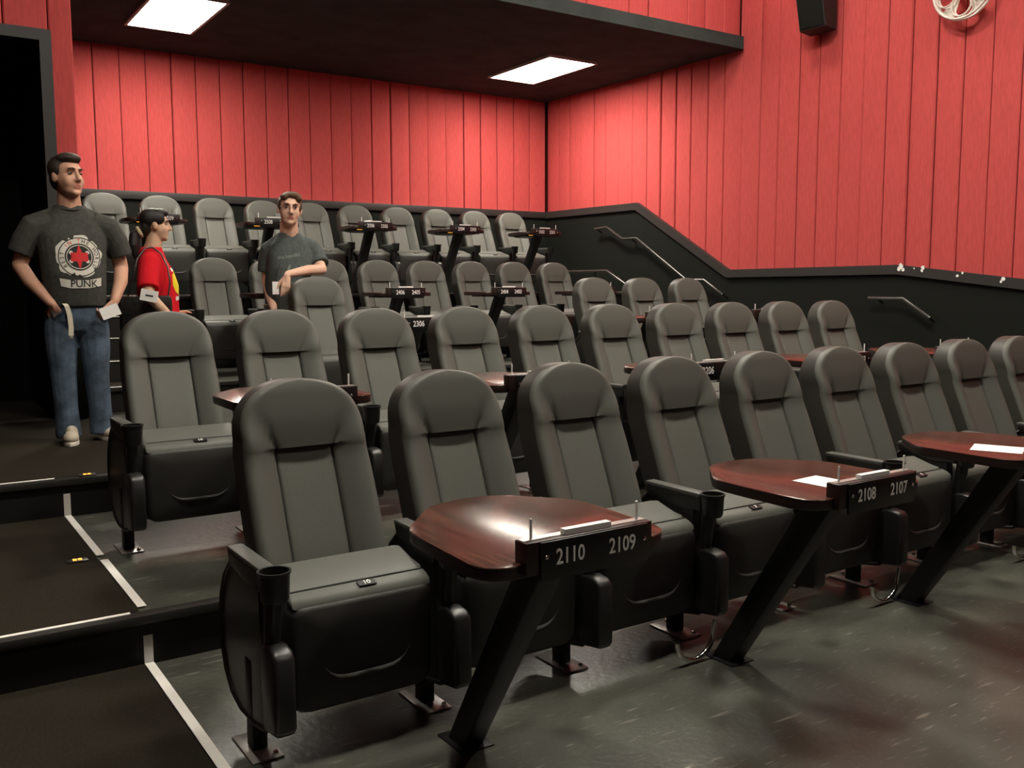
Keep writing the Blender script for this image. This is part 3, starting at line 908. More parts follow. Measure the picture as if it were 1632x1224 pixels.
mat('shoe_dark', (0.03, 0.028, 0.026), 0.7)
mat('eye_white', (0.42, 0.38, 0.34), 0.3)
mat('eye_dark', (0.02, 0.014, 0.010), 0.3)
mat('print_white', (0.70, 0.68, 0.60), 0.9)
mat('print_red', (0.62, 0.030, 0.030), 0.9)
mat('print_black', (0.022, 0.022, 0.020), 0.9)
mat('print_yellow', (0.80, 0.62, 0.02), 0.9)
mat('print_faded', (0.20, 0.225, 0.21), 0.9)
mat('cream', (0.68, 0.62, 0.48), 0.8)
mat('bag_leather', (0.022, 0.019, 0.016), 0.3, spec=0.6, bump=0.5, bump_scale=25)
mat('scrunchie', (0.55, 0.45, 0.28), 0.8)

def cap(bm, p0, r0, p1, r1, n=14):
    p0, p1 = Vector(p0), Vector(p1)
    bm_tube(bm, [p0, p1], [r0, r1], n)
    bm_ell(bm, p0, (r0,)*3, None, n, 8); bm_ell(bm, p1, (r1,)*3, None, n, 8)
def chain(bm, pts):
    """pts: list of (point, radius)"""
    for (a, ra), (b, rb) in zip(pts, pts[1:]): cap(bm, a, ra, b, rb)
def loft(bm, rings, n=24):
    """rings: (x, y, z, rx, ry); stacked closed tube, a little squarish"""
    R_ = []
    for x, y, z, rx, ry in rings:
        rr = []
        for k in range(n):
            t = 2*math.pi*k/n; c, s_ = math.cos(t), math.sin(t)
            q = 2/2.4
            rr.append(bm.verts.new((x+rx*math.copysign(abs(c)**q, c), y+ry*math.copysign(abs(s_)**q, s_), z)))
        R_.append(rr)
    for a, b in zip(R_, R_[1:]):
        for k in range(n): bm.faces.new((a[k], a[(k+1) % n], b[(k+1) % n], b[k]))
    bm.faces.new(R_[0][::-1]); bm.faces.new(R_[-1])
def limb(bm, pts, n=14):
    """flat-ended tapered tube for sleeves and trouser legs"""
    bm_tube(bm, [p for p, r in pts], [r for p, r in pts], n)

def fuse(bm, name, voxel, it=6, fac=0.5):
    bmesh.ops.recalc_face_normals(bm, faces=bm.faces)
    me = bpy.data.meshes.new(name); bm.to_mesh(me); bm.free()
    o = bpy.data.objects.new(name, me); COL.objects.link(o)
    md = o.modifiers.new('r', 'REMESH'); md.mode = 'VOXEL'; md.voxel_size = voxel; md.use_smooth_shade = True
    ms = o.modifiers.new('s', 'SMOOTH'); ms.factor = fac; ms.iterations = it
    dg = bpy.context.evaluated_depsgraph_get()
    out = bpy.data.meshes.new_from_object(o.evaluated_get(dg))
    bpy.data.objects.remove(o); bpy.data.meshes.remove(me)
    out.name = name
    for p in out.polygons: p.use_smooth = True
    return out

def head_prims(bm, H, s=1.0):
    def E(c, r): bm_ell(bm, c, r, H, 20, 14)
    def C(a, ra, b, rb): cap(bm, H @ Vector(a), ra*s, H @ Vector(b), rb*s, 10)
    E((0, 0.014, 0.034), (0.077, 0.098, 0.092))
    E((0, -0.022, -0.028), (0.069, 0.070, 0.090))
    E((0, -0.032, -0.082), (0.055, 0.052, 0.040))
    E((0, -0.066, -0.104), (0.026, 0.020, 0.020))
    C((-0.034, -0.078, 0.036), 0.014, (0.034, -0.078, 0.036), 0.014)
    C((0, -0.088, 0.020), 0.010, (0, -0.106, -0.026), 0.014)
    for sx in (-1, 1):
        C((sx*0.008, -0.096, -0.030), 0.010, (sx*0.012, -0.092, -0.031), 0.010)
        E((sx*0.036, -0.050, -0.032), (0.031, 0.031, 0.044))
        E((sx*0.079, 0.012, -0.006), (0.011, 0.020, 0.033))
    C((-0.020, -0.082, -0.066), 0.009, (0.020, -0.082, -0.066), 0.009)
def sculpt_head(me, H):
    Hi = H.inverted()
    bm = bmesh.new(); bm.from_mesh(me)
    hv = [v for v in bm.verts if (Hi @ v.co).length < 0.15 and abs((Hi @ v.co).x) < 0.072 and not (abs((Hi @ v.co).x) < 0.020 and (Hi @ v.co).y < -0.085)]
    for _ in range(9): bmesh.ops.smooth_vert(bm, verts=hv, factor=0.5, use_axis_x=True, use_axis_y=True, use_axis_z=True)
    bm.to_mesh(me); bm.free()
    n3 = H.to_3x3()
    for v in me.vertices:
        p = Hi @ v.co
        if p.length > 0.2 or p.y > -0.03: continue
        d = Vector((0, 0, 0))
        for sx in (-1, 1):
            g = math.exp(-(((p.x-sx*0.033)/0.017)**2 + ((p.z-0.012)/0.011)**2))
            d.y += 0.011*g
        g = math.exp(-((p.x/0.022)**2 + ((p.z+0.067)/0.0035)**2)); d.y += 0.005*g
        g = math.exp(-((p.x/0.020)**2 + ((p.z+0.086)/0.007)**2)); d.y += 0.005*g
        v.co = H @ (p + d)
def head_details(t, body, H, hair_mt, brow_mt, smile=True):
    # lips as a second material on the body
    me = body.data
    me.materials.append(MATS['lips'])
    Hi = H.inverted()
    for p in me.polygons:
        c = Hi @ p.center
        if abs(c.x) < 0.024-abs(c.z+0.067)*0.9 and abs(c.z+0.067) < 0.010 and c.y < -0.06: p.material_index = 1
    for sx in (-1, 1):
        bm = bmesh.new(); bm_ell(bm, (sx*0.033, -0.0745, 0.012), (0.0120, 0.0118, 0.0062), H, 12, 8)
        e_ = link('eye', finish(bm, 'eye'), 'eye_white', body)
        bm = bmesh.new(); bm_ell(bm, (sx*0.033, -0.0845, 0.012), (0.0068, 0.0032, 0.0060), H, 10, 6)
        link('iris', finish(bm, 'iris'), 'eye_dark', e_)
        bm = bmesh.new()
        bm_tube(bm, [H @ Vector(q) for q in ((sx*0.013, -0.0935, 0.034), (sx*0.030, -0.0925, 0.040), (sx*0.050, -0.078, 0.036))], [0.004, 0.0048, 0.0028], 6)
        link('eyebrow', finish(bm, 'eyebrow', True, 60), brow_mt, body)

def hand(bm, wrist, d, palm, s=1.0, curl=(0.35, 0.4, 0.45, 0.5), thumb=0.6, side=1, rw=0.026):
    """d: pointing direction, palm: palm normal, side: +1 thumb on d x palm side"""
    d = Vector(d).normalized(); pn = Vector(palm); pn = (pn - d*pn.dot(d)).normalized()
    a = d.cross(pn)*side                     # towards the thumb
    w0 = Vector(wrist)
    P = lambda u, v, k: w0 + d*u*s + a*v*s + pn*k*s
    # palm
    for v in (-0.026, -0.009, 0.009, 0.026):
        cap(bm, P(0.012, v*0.72, 0), 0.015*s, P(0.082, v, 0), 0.0125*s, 8)
    cap(bm, P(-0.01, 0, 0), rw*0.9*s, P(0.03, 0, 0), 0.020*s, 8)
    L = (0.074, 0.083, 0.078, 0.060)
    for i, v in enumerate((0.029, 0.0097, -0.0097, -0.028)):
        c = curl[i]
        p = P(0.086, v, 0); ang = c*0.8
        r = 0.0095 - 0.0006*i
        for seg, fr in enumerate((0.45, 0.32, 0.25)):
            dirn = d*math.cos(ang) + pn*math.sin(ang)
            q = p + dirn*L[i]*fr*s
            cap(bm, p, r*s*(1-0.08*seg), q, r*s*(0.93-0.08*seg), 8)
            p = q; ang += c*1.1
    b0 = P(0.022, 0.026, 0.004)
    d1 = (d*0.75 + a*0.65 + pn*0.25*thumb).normalized()
    b1 = b0 + d1*0.040*s
    d2 = (d*0.95 + a*0.15 + pn*0.35*thumb).normalized()
    b2 = b1 + d2*0.030*s; b3 = b2 + (d2 + pn*0.2*thumb).normalized()*0.022*s
    cap(bm, b0, 0.014*s, b1, 0.011*s, 8); cap(bm, b1, 0.011*s, b2, 0.0098*s, 8); cap(bm, b2, 0.0098*s, b3, 0.0088*s, 8)

def hair_mesh(H, ells, voxel=0.006):
    bm = bmesh.new()
    for c, r in ells: bm_ell(bm, c, r, H, 18, 12)
    return fuse(bm, 'hair', voxel, 3)

def project(me, bvh, dirn, off=0.002, org=None):
    """press a flat print onto a garment along dirn; the print lies in world-like figure space"""
    d = Vector(dirn).normalized()
    for v in me.vertices:
        h = bvh.ray_cast(v.co - d*0.6, d, 2.0)
        if h[0] is not None:
            k = (v.co - (v.co-d*0.6)).length
            v.co = h[0] - d*off
    return me
def flat_poly(pts, y=0.0, sub=3):
    bm = bmesh.new()
    f = bm.faces.new([bm.verts.new((x, y, z)) for x, z in pts])
    bmesh.ops.triangulate(bm, faces=[f])
    for _ in range(sub):
        bmesh.ops.subdivide_edges(bm, edges=[e for e in bm.edges if e.calc_length() > 0.012], cuts=1, use_grid_fill=False)
        bmesh.ops.triangulate(bm, faces=bm.faces)
    bmesh.ops.recalc_face_normals(bm, faces=bm.faces)
    me = bpy.data.meshes.new('print'); bm.to_mesh(me); bm.free()
    return me
def ring_poly(r0, r1, n=48, cx=0, cz=0):
    bm = bmesh.new()
    M = max(2, int((r1-r0)/0.012)+1)
    rings = [[bm.verts.new((cx+(r0+(r1-r0)*j/M)*math.cos(2*math.pi*k/n), 0, cz+(r0+(r1-r0)*j/M)*math.sin(2*math.pi*k/n))) for k in range(n)] for j in range(M+1)]
    for a, b in zip(rings, rings[1:]):
        for k in range(n): bm.faces.new((a[k], a[(k+1) % n], b[(k+1) % n], b[k]))
    me = bpy.data.meshes.new('print'); bm.to_mesh(me); bm.free()
    return me
def placed_text(s_, size, x, z, rot=0.0, mt='print_black', sx=0.9):
    me = text_mesh(s_, size, sx, mt, 0.0).copy()
    me.transform(Matrix.Translation((x, 0, z)) @ Matrix.Rotation(-rot, 4, 'Y'))
    return me
def bvh_of(me):
    return BVHTree.FromPolygons([v.co.copy() for v in me.vertices], [list(p.vertices) for p in me.polygons])

# ---- person standing by the entrance: grey printed t-shirt, jeans
def person_entrance():
    t = empty('person', (1.065, 6.86, Z3+0.006), R(-4))
    H = Matrix.Translation((-0.010, -0.035, 1.762)) @ Matrix.Rotation(R(32), 4, 'Z') @ Matrix.Rotation(R(-4), 4, 'X') @ Matrix.Diagonal((1.13, 1.10, 1.09, 1))
    bm = bmesh.new()
    head_prims(bm, H, 1.07)
    chain(bm, [((0, 0.02, 1.50), 0.085), ((-0.004, 0.0, 1.60), 0.074), ((-0.006, -0.005, 1.70), 0.068)])
    loft(bm, [(0, 0, 0.90, 0.155, 0.105), (0, 0, 1.15, 0.165, 0.115), (0, 0, 1.40, 0.180, 0.105), (0, 0.01, 1.50, 0.13, 0.07)])
    for sx in (-1, 1):
        cap(bm, (sx*0.095, 0, 0.88), 0.085, (sx*0.105, 0, 0.46), 0.058)
        cap(bm, (sx*0.105, 0, 0.46), 0.055, (sx*0.115, 0.02, 0.09), 0.042)
    # arms
    chain(bm, [((-0.205, 0.012, 1.435), 0.058), ((-0.265, 0.015, 1.34), 0.058), ((-0.315, 0.04, 1.185), 0.047)])
    chain(bm, [((-0.315, 0.04, 1.185), 0.047), ((-0.260, -0.03, 1.08), 0.046), ((-0.155, -0.105, 0.945), 0.032)])
    hand(bm, (-0.140, -0.110, 0.925), (0.36, 0.26, -0.88), (0.35, 0.9, 0.1), 1.0, (0.25, 0.25, 0.25, 0.3), 0.2, side=-1, rw=0.03)
    chain(bm, [((0.205, 0.012, 1.435), 0.058), ((0.265, 0.02, 1.34), 0.058), ((0.305, 0.05, 1.175), 0.047)])
    chain(bm, [((0.305, 0.05, 1.175), 0.047), ((0.290, -0.02, 1.08), 0.046), ((0.238, -0.105, 0.955), 0.031)])
    hand(bm, (0.228, -0.115, 0.935), (-0.70, -0.10, -0.72), (-0.55, 0.80, 0.35), 1.0, (0.5, 0.6, 0.7, 0.8), 0.3, side=1, rw=0.03)
    me = fuse(bm, 'body', 0.0055, 4)
    sculpt_head(me, H)
    body = link('body', me, 'skin_a', t)
    head_details(t, body, H, 'hair_dark', 'hair_dark')
    hm = hair_mesh(H, [((0, 0.030, 0.052), (0.083, 0.098, 0.088)), ((0, -0.020, 0.104), (0.068, 0.072, 0.040)), ((0.0, -0.062, 0.103), (0.052, 0.036, 0.026)),
                       ((0.066, 0.020, 0.035), (0.020, 0.050, 0.045)), ((-0.066, 0.020, 0.035), (0.020, 0.050, 0.045)), ((0, 0.070, -0.010), (0.062, 0.048, 0.070))])
    link('hair', hm, 'hair_dark', body)
    # shirt
    bm = bmesh.new()
    loft(bm, [(0.005, -0.01, 0.915, 0.187, 0.135), (0.005, -0.015, 1.00, 0.192, 0.145), (0.003, -0.02, 1.12, 0.198, 0.150), (0, -0.012, 1.26, 0.208, 0.140), (0, 0, 1.38, 0.218, 0.128), (0, 0.010, 1.455, 0.205, 0.110), (0, 0.015, 1.515, 0.160, 0.095), (0, 0.014, 1.560, 0.105, 0.083), (0, 0.012, 1.580, 0.086, 0.076)])
    limb(bm, [((-0.13, 0.012, 1.475), 0.080), ((-0.222, 0.012, 1.435), 0.088), ((-0.276, 0.018, 1.345), 0.082), ((-0.308, 0.028, 1.262), 0.080)])
    limb(bm, [((0.13, 0.012, 1.475), 0.080), ((0.222, 0.012, 1.435), 0.088), ((0.274, 0.022, 1.345), 0.082), ((0.302, 0.034, 1.255), 0.080)])
    for sx in (-1, 1): cap(bm, (sx*0.045, 0.025, 1.555), 0.042, (sx*0.19, 0.02, 1.475), 0.052)
    sm = fuse(bm, 'shirt', 0.0075, 4)
    shirt = link('shirt', sm, 'tee_grey', t)
    bm = bmesh.new(); bm_tube(bm, [(0.089*math.cos(a), 0.008+0.080*math.sin(a), 1.574-0.026*max(0, -math.sin(a))) for a in [2*math.pi*k/28 for k in range(28)]], 0.010, 8, closed=True)
    link('collar', finish(bm, 'collar', True, 60), 'tee_grey', shirt)
    bv = bvh_of(sm)
    cx, cz = 0.028, 1.238
    D = (0, 1, 0)
    def pr(me, off, mtn, nm='print'):
        me.transform(Matrix.Translation((0, -0.4, 0)))
        project(me, bv, D, off)
        me.materials.clear(); me.materials.append(MATS[mtn])
        return link(nm, me, None, shirt)
    # white splash behind the roundel
    pts = []
    for k in range(44):
        a = 2*math.pi*k/44; rr = 0.150 + 0.022*math.sin(5*a+1) * (1 if k % 2 else 0.2) - (0.012 if k % 2 else 0)
        pts.append((cx-0.004+rr*math.cos(a)*0.93, cz+0.004+rr*math.sin(a)*0.92))
    pr(flat_poly(pts, 0, 4), 0.0022, 'print_white', 'print_splash')
    pr(ring_poly(0.122, 0.128, 48, cx, cz), 0.0036, 'print_black', 'print_ring')
    pr(ring_poly(0.0, 0.088, 48, cx, cz), 0.0036, 'print_black', 'print_disc')
    pr(ring_poly(0.074, 0.079, 48, cx, cz), 0.0048, 'print_white', 'print_ring')
    for k in range(6):
        a = R(60*k+30)
        if k in (1, 4): continue
        pr(ring_poly(0.0, 0.012, 12, cx+0.057*math.cos(a), cz+0.057*math.sin(a)), 0.0048, 'print_white', 'print_dot')
    # six-pointed red star, long upright points
    st = []
    for k in range(12):
        a = R(90+30*k)
        rr = (0.082 if k % 6 == 0 else 0.060) if k % 2 == 0 else 0.032
        st.append((cx+rr*math.cos(a), cz+rr*math.sin(a)))
    pr(flat_poly(st, 0, 3), 0.0060, 'print_red', 'print_star')
    # lettering round the ring
    for k, ch in enumerate('BEST IN THE WORLD'):
        a = R(215-15.6*k)
        if ch == ' ': continue
        pr(placed_text(ch, 0.034, cx+0.104*math.cos(a), cz+0.104*math.sin(a), a-math.pi/2), 0.0046, 'print_red' if k in (5, 6, 8) else 'print_black', 'print_letter')
    # banner
    pr(flat_poly([(cx-0.125, cz-0.138), (cx-0.06, cz-0.150), (cx+0.05, cz-0.150), (cx+0.128, cz-0.134), (cx+0.126, cz-0.188), (cx+0.05, cz-0.204), (cx-0.06, cz-0.204), (cx-0.118, cz-0.190)], 0, 4), 0.0040, 'print_white', 'print_banner')
    pr(placed_text('PUNK', 0.066, cx+0.02, cz-0.176, 0, sx=0.95), 0.0056, 'print_black', 'print_letter')
    # jeans
    bm = bmesh.new()
    loft(bm, [(0.007, 0.005, 0.715, 0.060, 0.060), (0.007, 0, 0.755, 0.130, 0.105), (0.005, 0, 0.82, 0.180, 0.126), (0.005, -0.002, 0.90, 0.182, 0.128), (0.005, -0.002, 0.945, 0.176, 0.124)])
    limb(bm, [((-0.088, 0, 0.86), 0.100), ((-0.092, 0, 0.74), 0.104), ((-0.096, 0, 0.62), 0.097), ((-0.092, -0.005, 0.44), 0.081), ((-0.085, 0.005, 0.22), 0.075), ((-0.078, 0.01, 0.035), 0.083)])
    limb(bm, [((0.098, 0, 0.86), 0.100), ((0.104, 0, 0.74), 0.104), ((0.110, 0, 0.62), 0.097), ((0.112, -0.005, 0.44), 0.080), ((0.125, 0.005, 0.22), 0.073), ((0.132, 0.01, 0.045), 0.080)])
    jm = fuse(bm, 'jeans', 0.008, 4)
    jeans = link('jeans', jm, 'denim', t)
    bm = bmesh.new(); bm_tube(bm, [(-0.165, -0.085, 0.90), (-0.135, -0.120, 0.865), (-0.085, -0.132, 0.885), (-0.075, -0.133, 0.93)], 0.004, 6)
    link('pocket_seam', finish(bm, 'pocket_seam'), 'denim', jeans)
    # shoes
    for sx, y0, rz in ((-0.062, -0.03, R(-8)), (0.145, 0.075, R(14))):
        M = Matrix.Translation((sx, y0, 0)) @ Matrix.Rotation(rz, 4, 'Z')
        bm = bmesh.new()
        bm_ell(bm, (0, -0.105, 0.045), (0.050, 0.095, 0.042), M); bm_ell(bm, (0, 0.01, 0.060), (0.044, 0.080, 0.055), M); bm_ell(bm, (0, -0.03, 0.075), (0.040, 0.07, 0.045), M)
        s_ = link('shoe', fuse(bm, 'shoe', 0.006, 3), 'shoe_beige', t)
        bm = bmesh.new()
        prf = [(0.048*math.cos(a)*(1.06 if math.sin(a) < 0 else 0.92), -0.055+0.148*math.sin(a)) for a in [2*math.pi*k/24 for k in range(24)]]
        bm_prism(bm, prf, 'z', 0.0, 0.026, 0.004); bmesh.ops.transform(bm, matrix=M, verts=bm.verts)
        link('sole', finish(bm, 'sole'), 'shoe_sole', s_)
        bm = bmesh.new()
        for k in range(3):
            bm_tube(bm, [M @ Vector((x, -0.055-0.028*k, 0.102-0.011*k-abs(x)*0.35)) for x in (-0.026, 0, 0.026)], 0.0045, 6)
        link('laces', finish(bm, 'laces', True, 60), 'shoe_sole', s_)
    tag(t, 'person in grey printed t-shirt and blue jeans, standing with hands at pockets beside doorway', 'person')
    # lanyard hanging from the pocket, card held in the other hand
    l = empty('lanyard', (0, 0, 0)); l.matrix_world = t.matrix_basis.copy()
    bm = bmesh.new()
    pth = [(-0.075, -0.150, 0.935), (-0.062, -0.158, 0.92), (-0.048, -0.158, 0.86), (-0.043, -0.157, 0.78), (-0.045, -0.156, 0.725)]
    for i in range(len(pth)-1):
        a, b = Vector(pth[i]), Vector(pth[i+1])
        vs_ = [bm.verts.new(p + Vector((dx, dy, 0))) for p in (a, b) for dx, dy in ((-0.015, 0), (0.015, 0), (0.015, 0.003), (-0.015, 0.003))]
        for f in ((0, 1, 5, 4), (1, 2, 6, 5), (2, 3, 7, 6), (3, 0, 4, 7)): bm.faces.new([vs_[k] for k in f])
    link('strap', finish(bm, 'strap', False), 'cream', l)
    bm = bmesh.new(); bm_box(bm, (-0.056, -0.161, 0.705), (-0.034, -0.151, 0.728), 0.003); link('clip', finish(bm, 'clip'), 'plate_metal', l)
    tag(l, 'cream lanyard strap hanging from a jeans pocket', 'lanyard')
    c = empty('name_card', (0, 0, 0)); c.matrix_world = t.matrix_basis.copy()
    M = Matrix.Translation((0.195, -0.185, 0.880)) @ Matrix.Rotation(R(-20), 4, 'Y') @ Matrix.Rotation(R(-8), 4, 'X')
    bm = bmesh.new(); bm_box(bm, (-0.060, -0.001, -0.040), (0.060, 0.001, 0.040), mtx=M)
    link('card', finish(bm, 'card', False), 'paper', c)
    tag(c, 'white card held against blue jeans at the hip', 'card')
person_entrance()

# ---- person leaning on the lone third-row seat: teal-grey t-shirt, glasses
def person_leaning():
    t = empty('person', (2.885, 7.78, Z3), R(0))
    H = Matrix.Translation((0.000, -0.115, 1.695)) @ Matrix.Rotation(R(-14), 4, 'Z') @ Matrix.Rotation(R(2), 4, 'X') @ Matrix.Rotation(R(4), 4, 'Y') @ Matrix.Diagonal((1.17, 1.12, 1.08, 1))
    bm = bmesh.new()
    head_prims(bm, H, 1.06)
    chain(bm, [((0.03, 0.0, 1.42), 0.085), ((0.012, -0.055, 1.53), 0.078), ((0.004, -0.085, 1.62), 0.070)])
    loft(bm, [(0.0, 0.08, 0.86, 0.15, 0.10), (0.01, 0.05, 1.10, 0.165, 0.115), (0.03, 0.0, 1.32, 0.18, 0.105), (0.03, -0.01, 1.42, 0.13, 0.07)])
    for sx, ky in ((-1, -0.04), (1, 0.02)):
        cap(bm, (sx*0.095, 0.08, 0.86), 0.085, (sx*0.110, ky+0.05, 0.47), 0.058)
        cap(bm, (sx*0.110, ky+0.05, 0.47), 0.055, (sx*0.115, ky+0.08, 0.09), 0.042)
    # his left arm (toward the lone seat) folded over the seat back
    chain(bm, [((0.225, 0.0, 1.385), 0.067), ((0.262, -0.03, 1.28), 0.058), ((0.262, -0.135, 1.195), 0.047)])
    chain(bm, [((0.262, -0.135, 1.195), 0.047), ((0.10, -0.245, 1.185), 0.045), ((-0.125, -0.375, 1.150), 0.030)])
    hand(bm, (-0.143, -0.388, 1.128), (-0.20, -0.15, -0.96), (0.25, 0.85, -0.3), 1.0, (0.15, 0.3, 0.4, 0.5), 0.4, side=-1, rw=0.03)
    # other arm hanging
    chain(bm, [((-0.110, 0.085, 1.375), 0.066), ((-0.125, 0.11, 1.25), 0.057), ((-0.128, 0.12, 1.085), 0.046)])
    chain(bm, [((-0.128, 0.12, 1.085), 0.046), ((-0.135, 0.03, 0.97), 0.044), ((-0.155, -0.09, 0.86), 0.030)])
    hand(bm, (-0.158, -0.105, 0.84), (0.15, -0.35, -0.92), (0.9, 0.1, 0.1), 1.0, (0.4, 0.45, 0.5, 0.55), 0.5, side=1, rw=0.03)
    me = fuse(bm, 'body', 0.0055, 4)
    sculpt_head(me, H)
    body = link('body', me, 'skin_b', t)
    head_details(t, body, H, 'hair_brown', 'hair_brown')
    hm = hair_mesh(H, [((0, 0.034, 0.052), (0.083, 0.096, 0.086)), ((0.008, -0.012, 0.104), (0.068, 0.072, 0.034)), ((-0.045, -0.045, 0.088), (0.030, 0.038, 0.028)), ((0.052, -0.040, 0.085), (0.026, 0.042, 0.034)),
                       ((0.068, 0.020, 0.030), (0.020, 0.052, 0.055)), ((-0.068, 0.020, 0.030), (0.020, 0.052, 0.055)), ((0, 0.070, -0.010), (0.064, 0.050, 0.075))])
    link('hair', hm, 'hair_brown', body)
    # glasses
    g = empty('glasses', (0, 0, 0)); g.parent = body
    for sx in (-1, 1):
        bm = bmesh.new(); bm_tube(bm, [H @ Vector((sx*0.033+0.024*math.cos(a), -0.100, 0.010+0.017*math.sin(a))) for a in [2*math.pi*k/20 for k in range(20)]], 0.0018, 6, closed=True)
        link('lens_rim', finish(bm, 'lens_rim', True, 60), 'black_metal', body)
        bm = bmesh.new(); bm_tube(bm, [H @ Vector((sx*0.057, -0.099, 0.014)), H @ Vector((sx*0.082, -0.03, 0.014)), H @ Vector((sx*0.086, 0.02, 0.008))], 0.0018, 6)
        link('temple_arm', finish(bm, 'temple_arm', True, 60), 'black_metal', body)
    bpy.data.objects.remove(g)
    bm = bmesh.new()
    loft(bm, [(0.0, 0.055, 0.84, 0.170, 0.150), (0.005, 0.04, 0.95, 0.178, 0.160), (0.012, 0.02, 1.08, 0.188, 0.160), (0.025, 0.0, 1.20, 0.198, 0.145), (0.035, -0.005, 1.31, 0.200, 0.128), (0.035, -0.008, 1.40, 0.175, 0.108), (0.025, -0.02, 1.460, 0.120, 0.092), (0.018, -0.030, 1.505, 0.090, 0.082)])
    limb(bm, [((-0.05, 0.03, 1.395), 0.080), ((-0.118, 0.080, 1.355), 0.085), ((-0.128, 0.105, 1.27), 0.081), ((-0.130, 0.115, 1.175), 0.080)])
    limb(bm, [((0.15, -0.005, 1.405), 0.080), ((0.228, -0.002, 1.375), 0.087), ((0.266, -0.03, 1.29), 0.084), ((0.272, -0.085, 1.235), 0.082)])
    cap(bm, (0.065, -0.01, 1.475), 0.045, (0.20, 0.0, 1.40), 0.055); cap(bm, (-0.025, -0.005, 1.475), 0.045, (-0.105, 0.06, 1.395), 0.055)
    sm = fuse(bm, 'shirt', 0.0075, 4)
    shirt = link('shirt', sm, 'tee_teal', t)
    bv = bvh_of(sm)
    def pr(me, off, mtn, nm):
        me.transform(Matrix.Translation((0, -0.5, 0)))
        project(me, bv, (0.0, 1, 0), off)
        me.materials.clear(); me.materials.append(MATS[mtn]); return link(nm, me, None, shirt)
    pr(placed_text('the beautiful', 0.042, -0.02, 1.305, R(10), sx=0.9), 0.003, 'print_faded', 'print_lettering')
    for k in range(16):
        x = random.uniform(-0.05, 0.13); z = random.uniform(1.06, 1.22)
        q = [(x+random.uniform(.004, .016)*math.cos(a), z+random.uniform(.004, .024)*math.sin(a)) for a in [2*math.pi*j/6 for j in range(6)]]
        pr(flat_poly(q, 0, 1), 0.003, 'print_faded', 'print_blotch')
    bm = bmesh.new()
    loft(bm, [(0, 0.07, 0.70, 0.175, 0.125), (0, 0.06, 0.80, 0.185, 0.135), (0, 0.055, 0.90, 0.182, 0.135)])
    limb(bm, [((-0.095, 0.06, 0.84), 0.098), ((-0.108, 0.03, 0.66), 0.098), ((-0.110, 0.0, 0.46), 0.080), ((-0.115, 0.04, 0.22), 0.072), ((-0.115, 0.05, 0.05), 0.078)])
    limb(bm, [((0.095, 0.06, 0.84), 0.098), ((0.108, 0.06, 0.66), 0.098), ((0.110, 0.05, 0.46), 0.080), ((0.115, 0.08, 0.22), 0.072), ((0.115, 0.09, 0.05), 0.078)])
    link('trousers', fuse(bm, 'trousers', 0.008, 4), 'trousers_grey', t)
    for sx, y0 in ((-0.115, 0.03), (0.115, 0.07)):
        bm = bmesh.new(); bm_ell(bm, (sx, y0-0.09, 0.042), (0.047, 0.095, 0.042)); bm_ell(bm, (sx, y0+0.01, 0.055), (0.043, 0.075, 0.055))
        link('shoe', fuse(bm, 'shoe', 0.008, 3), 'shoe_dark', t)
    tag(t, 'bespectacled person in a faded teal t-shirt leaning an arm on a seat back', 'person')
    l = empty('lanyard', t.location)
    bm = bmesh.new(); bm_tube(bm, [(-0.115, -0.155, 1.24), (-0.145, -0.165, 1.16), (-0.165, -0.168, 1.09)], 0.004, 6); link('strap', finish(bm, 'strap'), 'black_plastic', l)
    bm = bmesh.new(); bm_box(bm, (-0.190, -0.176, 0.985), (-0.135, -0.172, 1.09)); link('badge', finish(bm, 'badge', False), 'paper', l)
    tag(l, 'white badge on a black cord against a teal t-shirt', 'badge')
person_leaning()

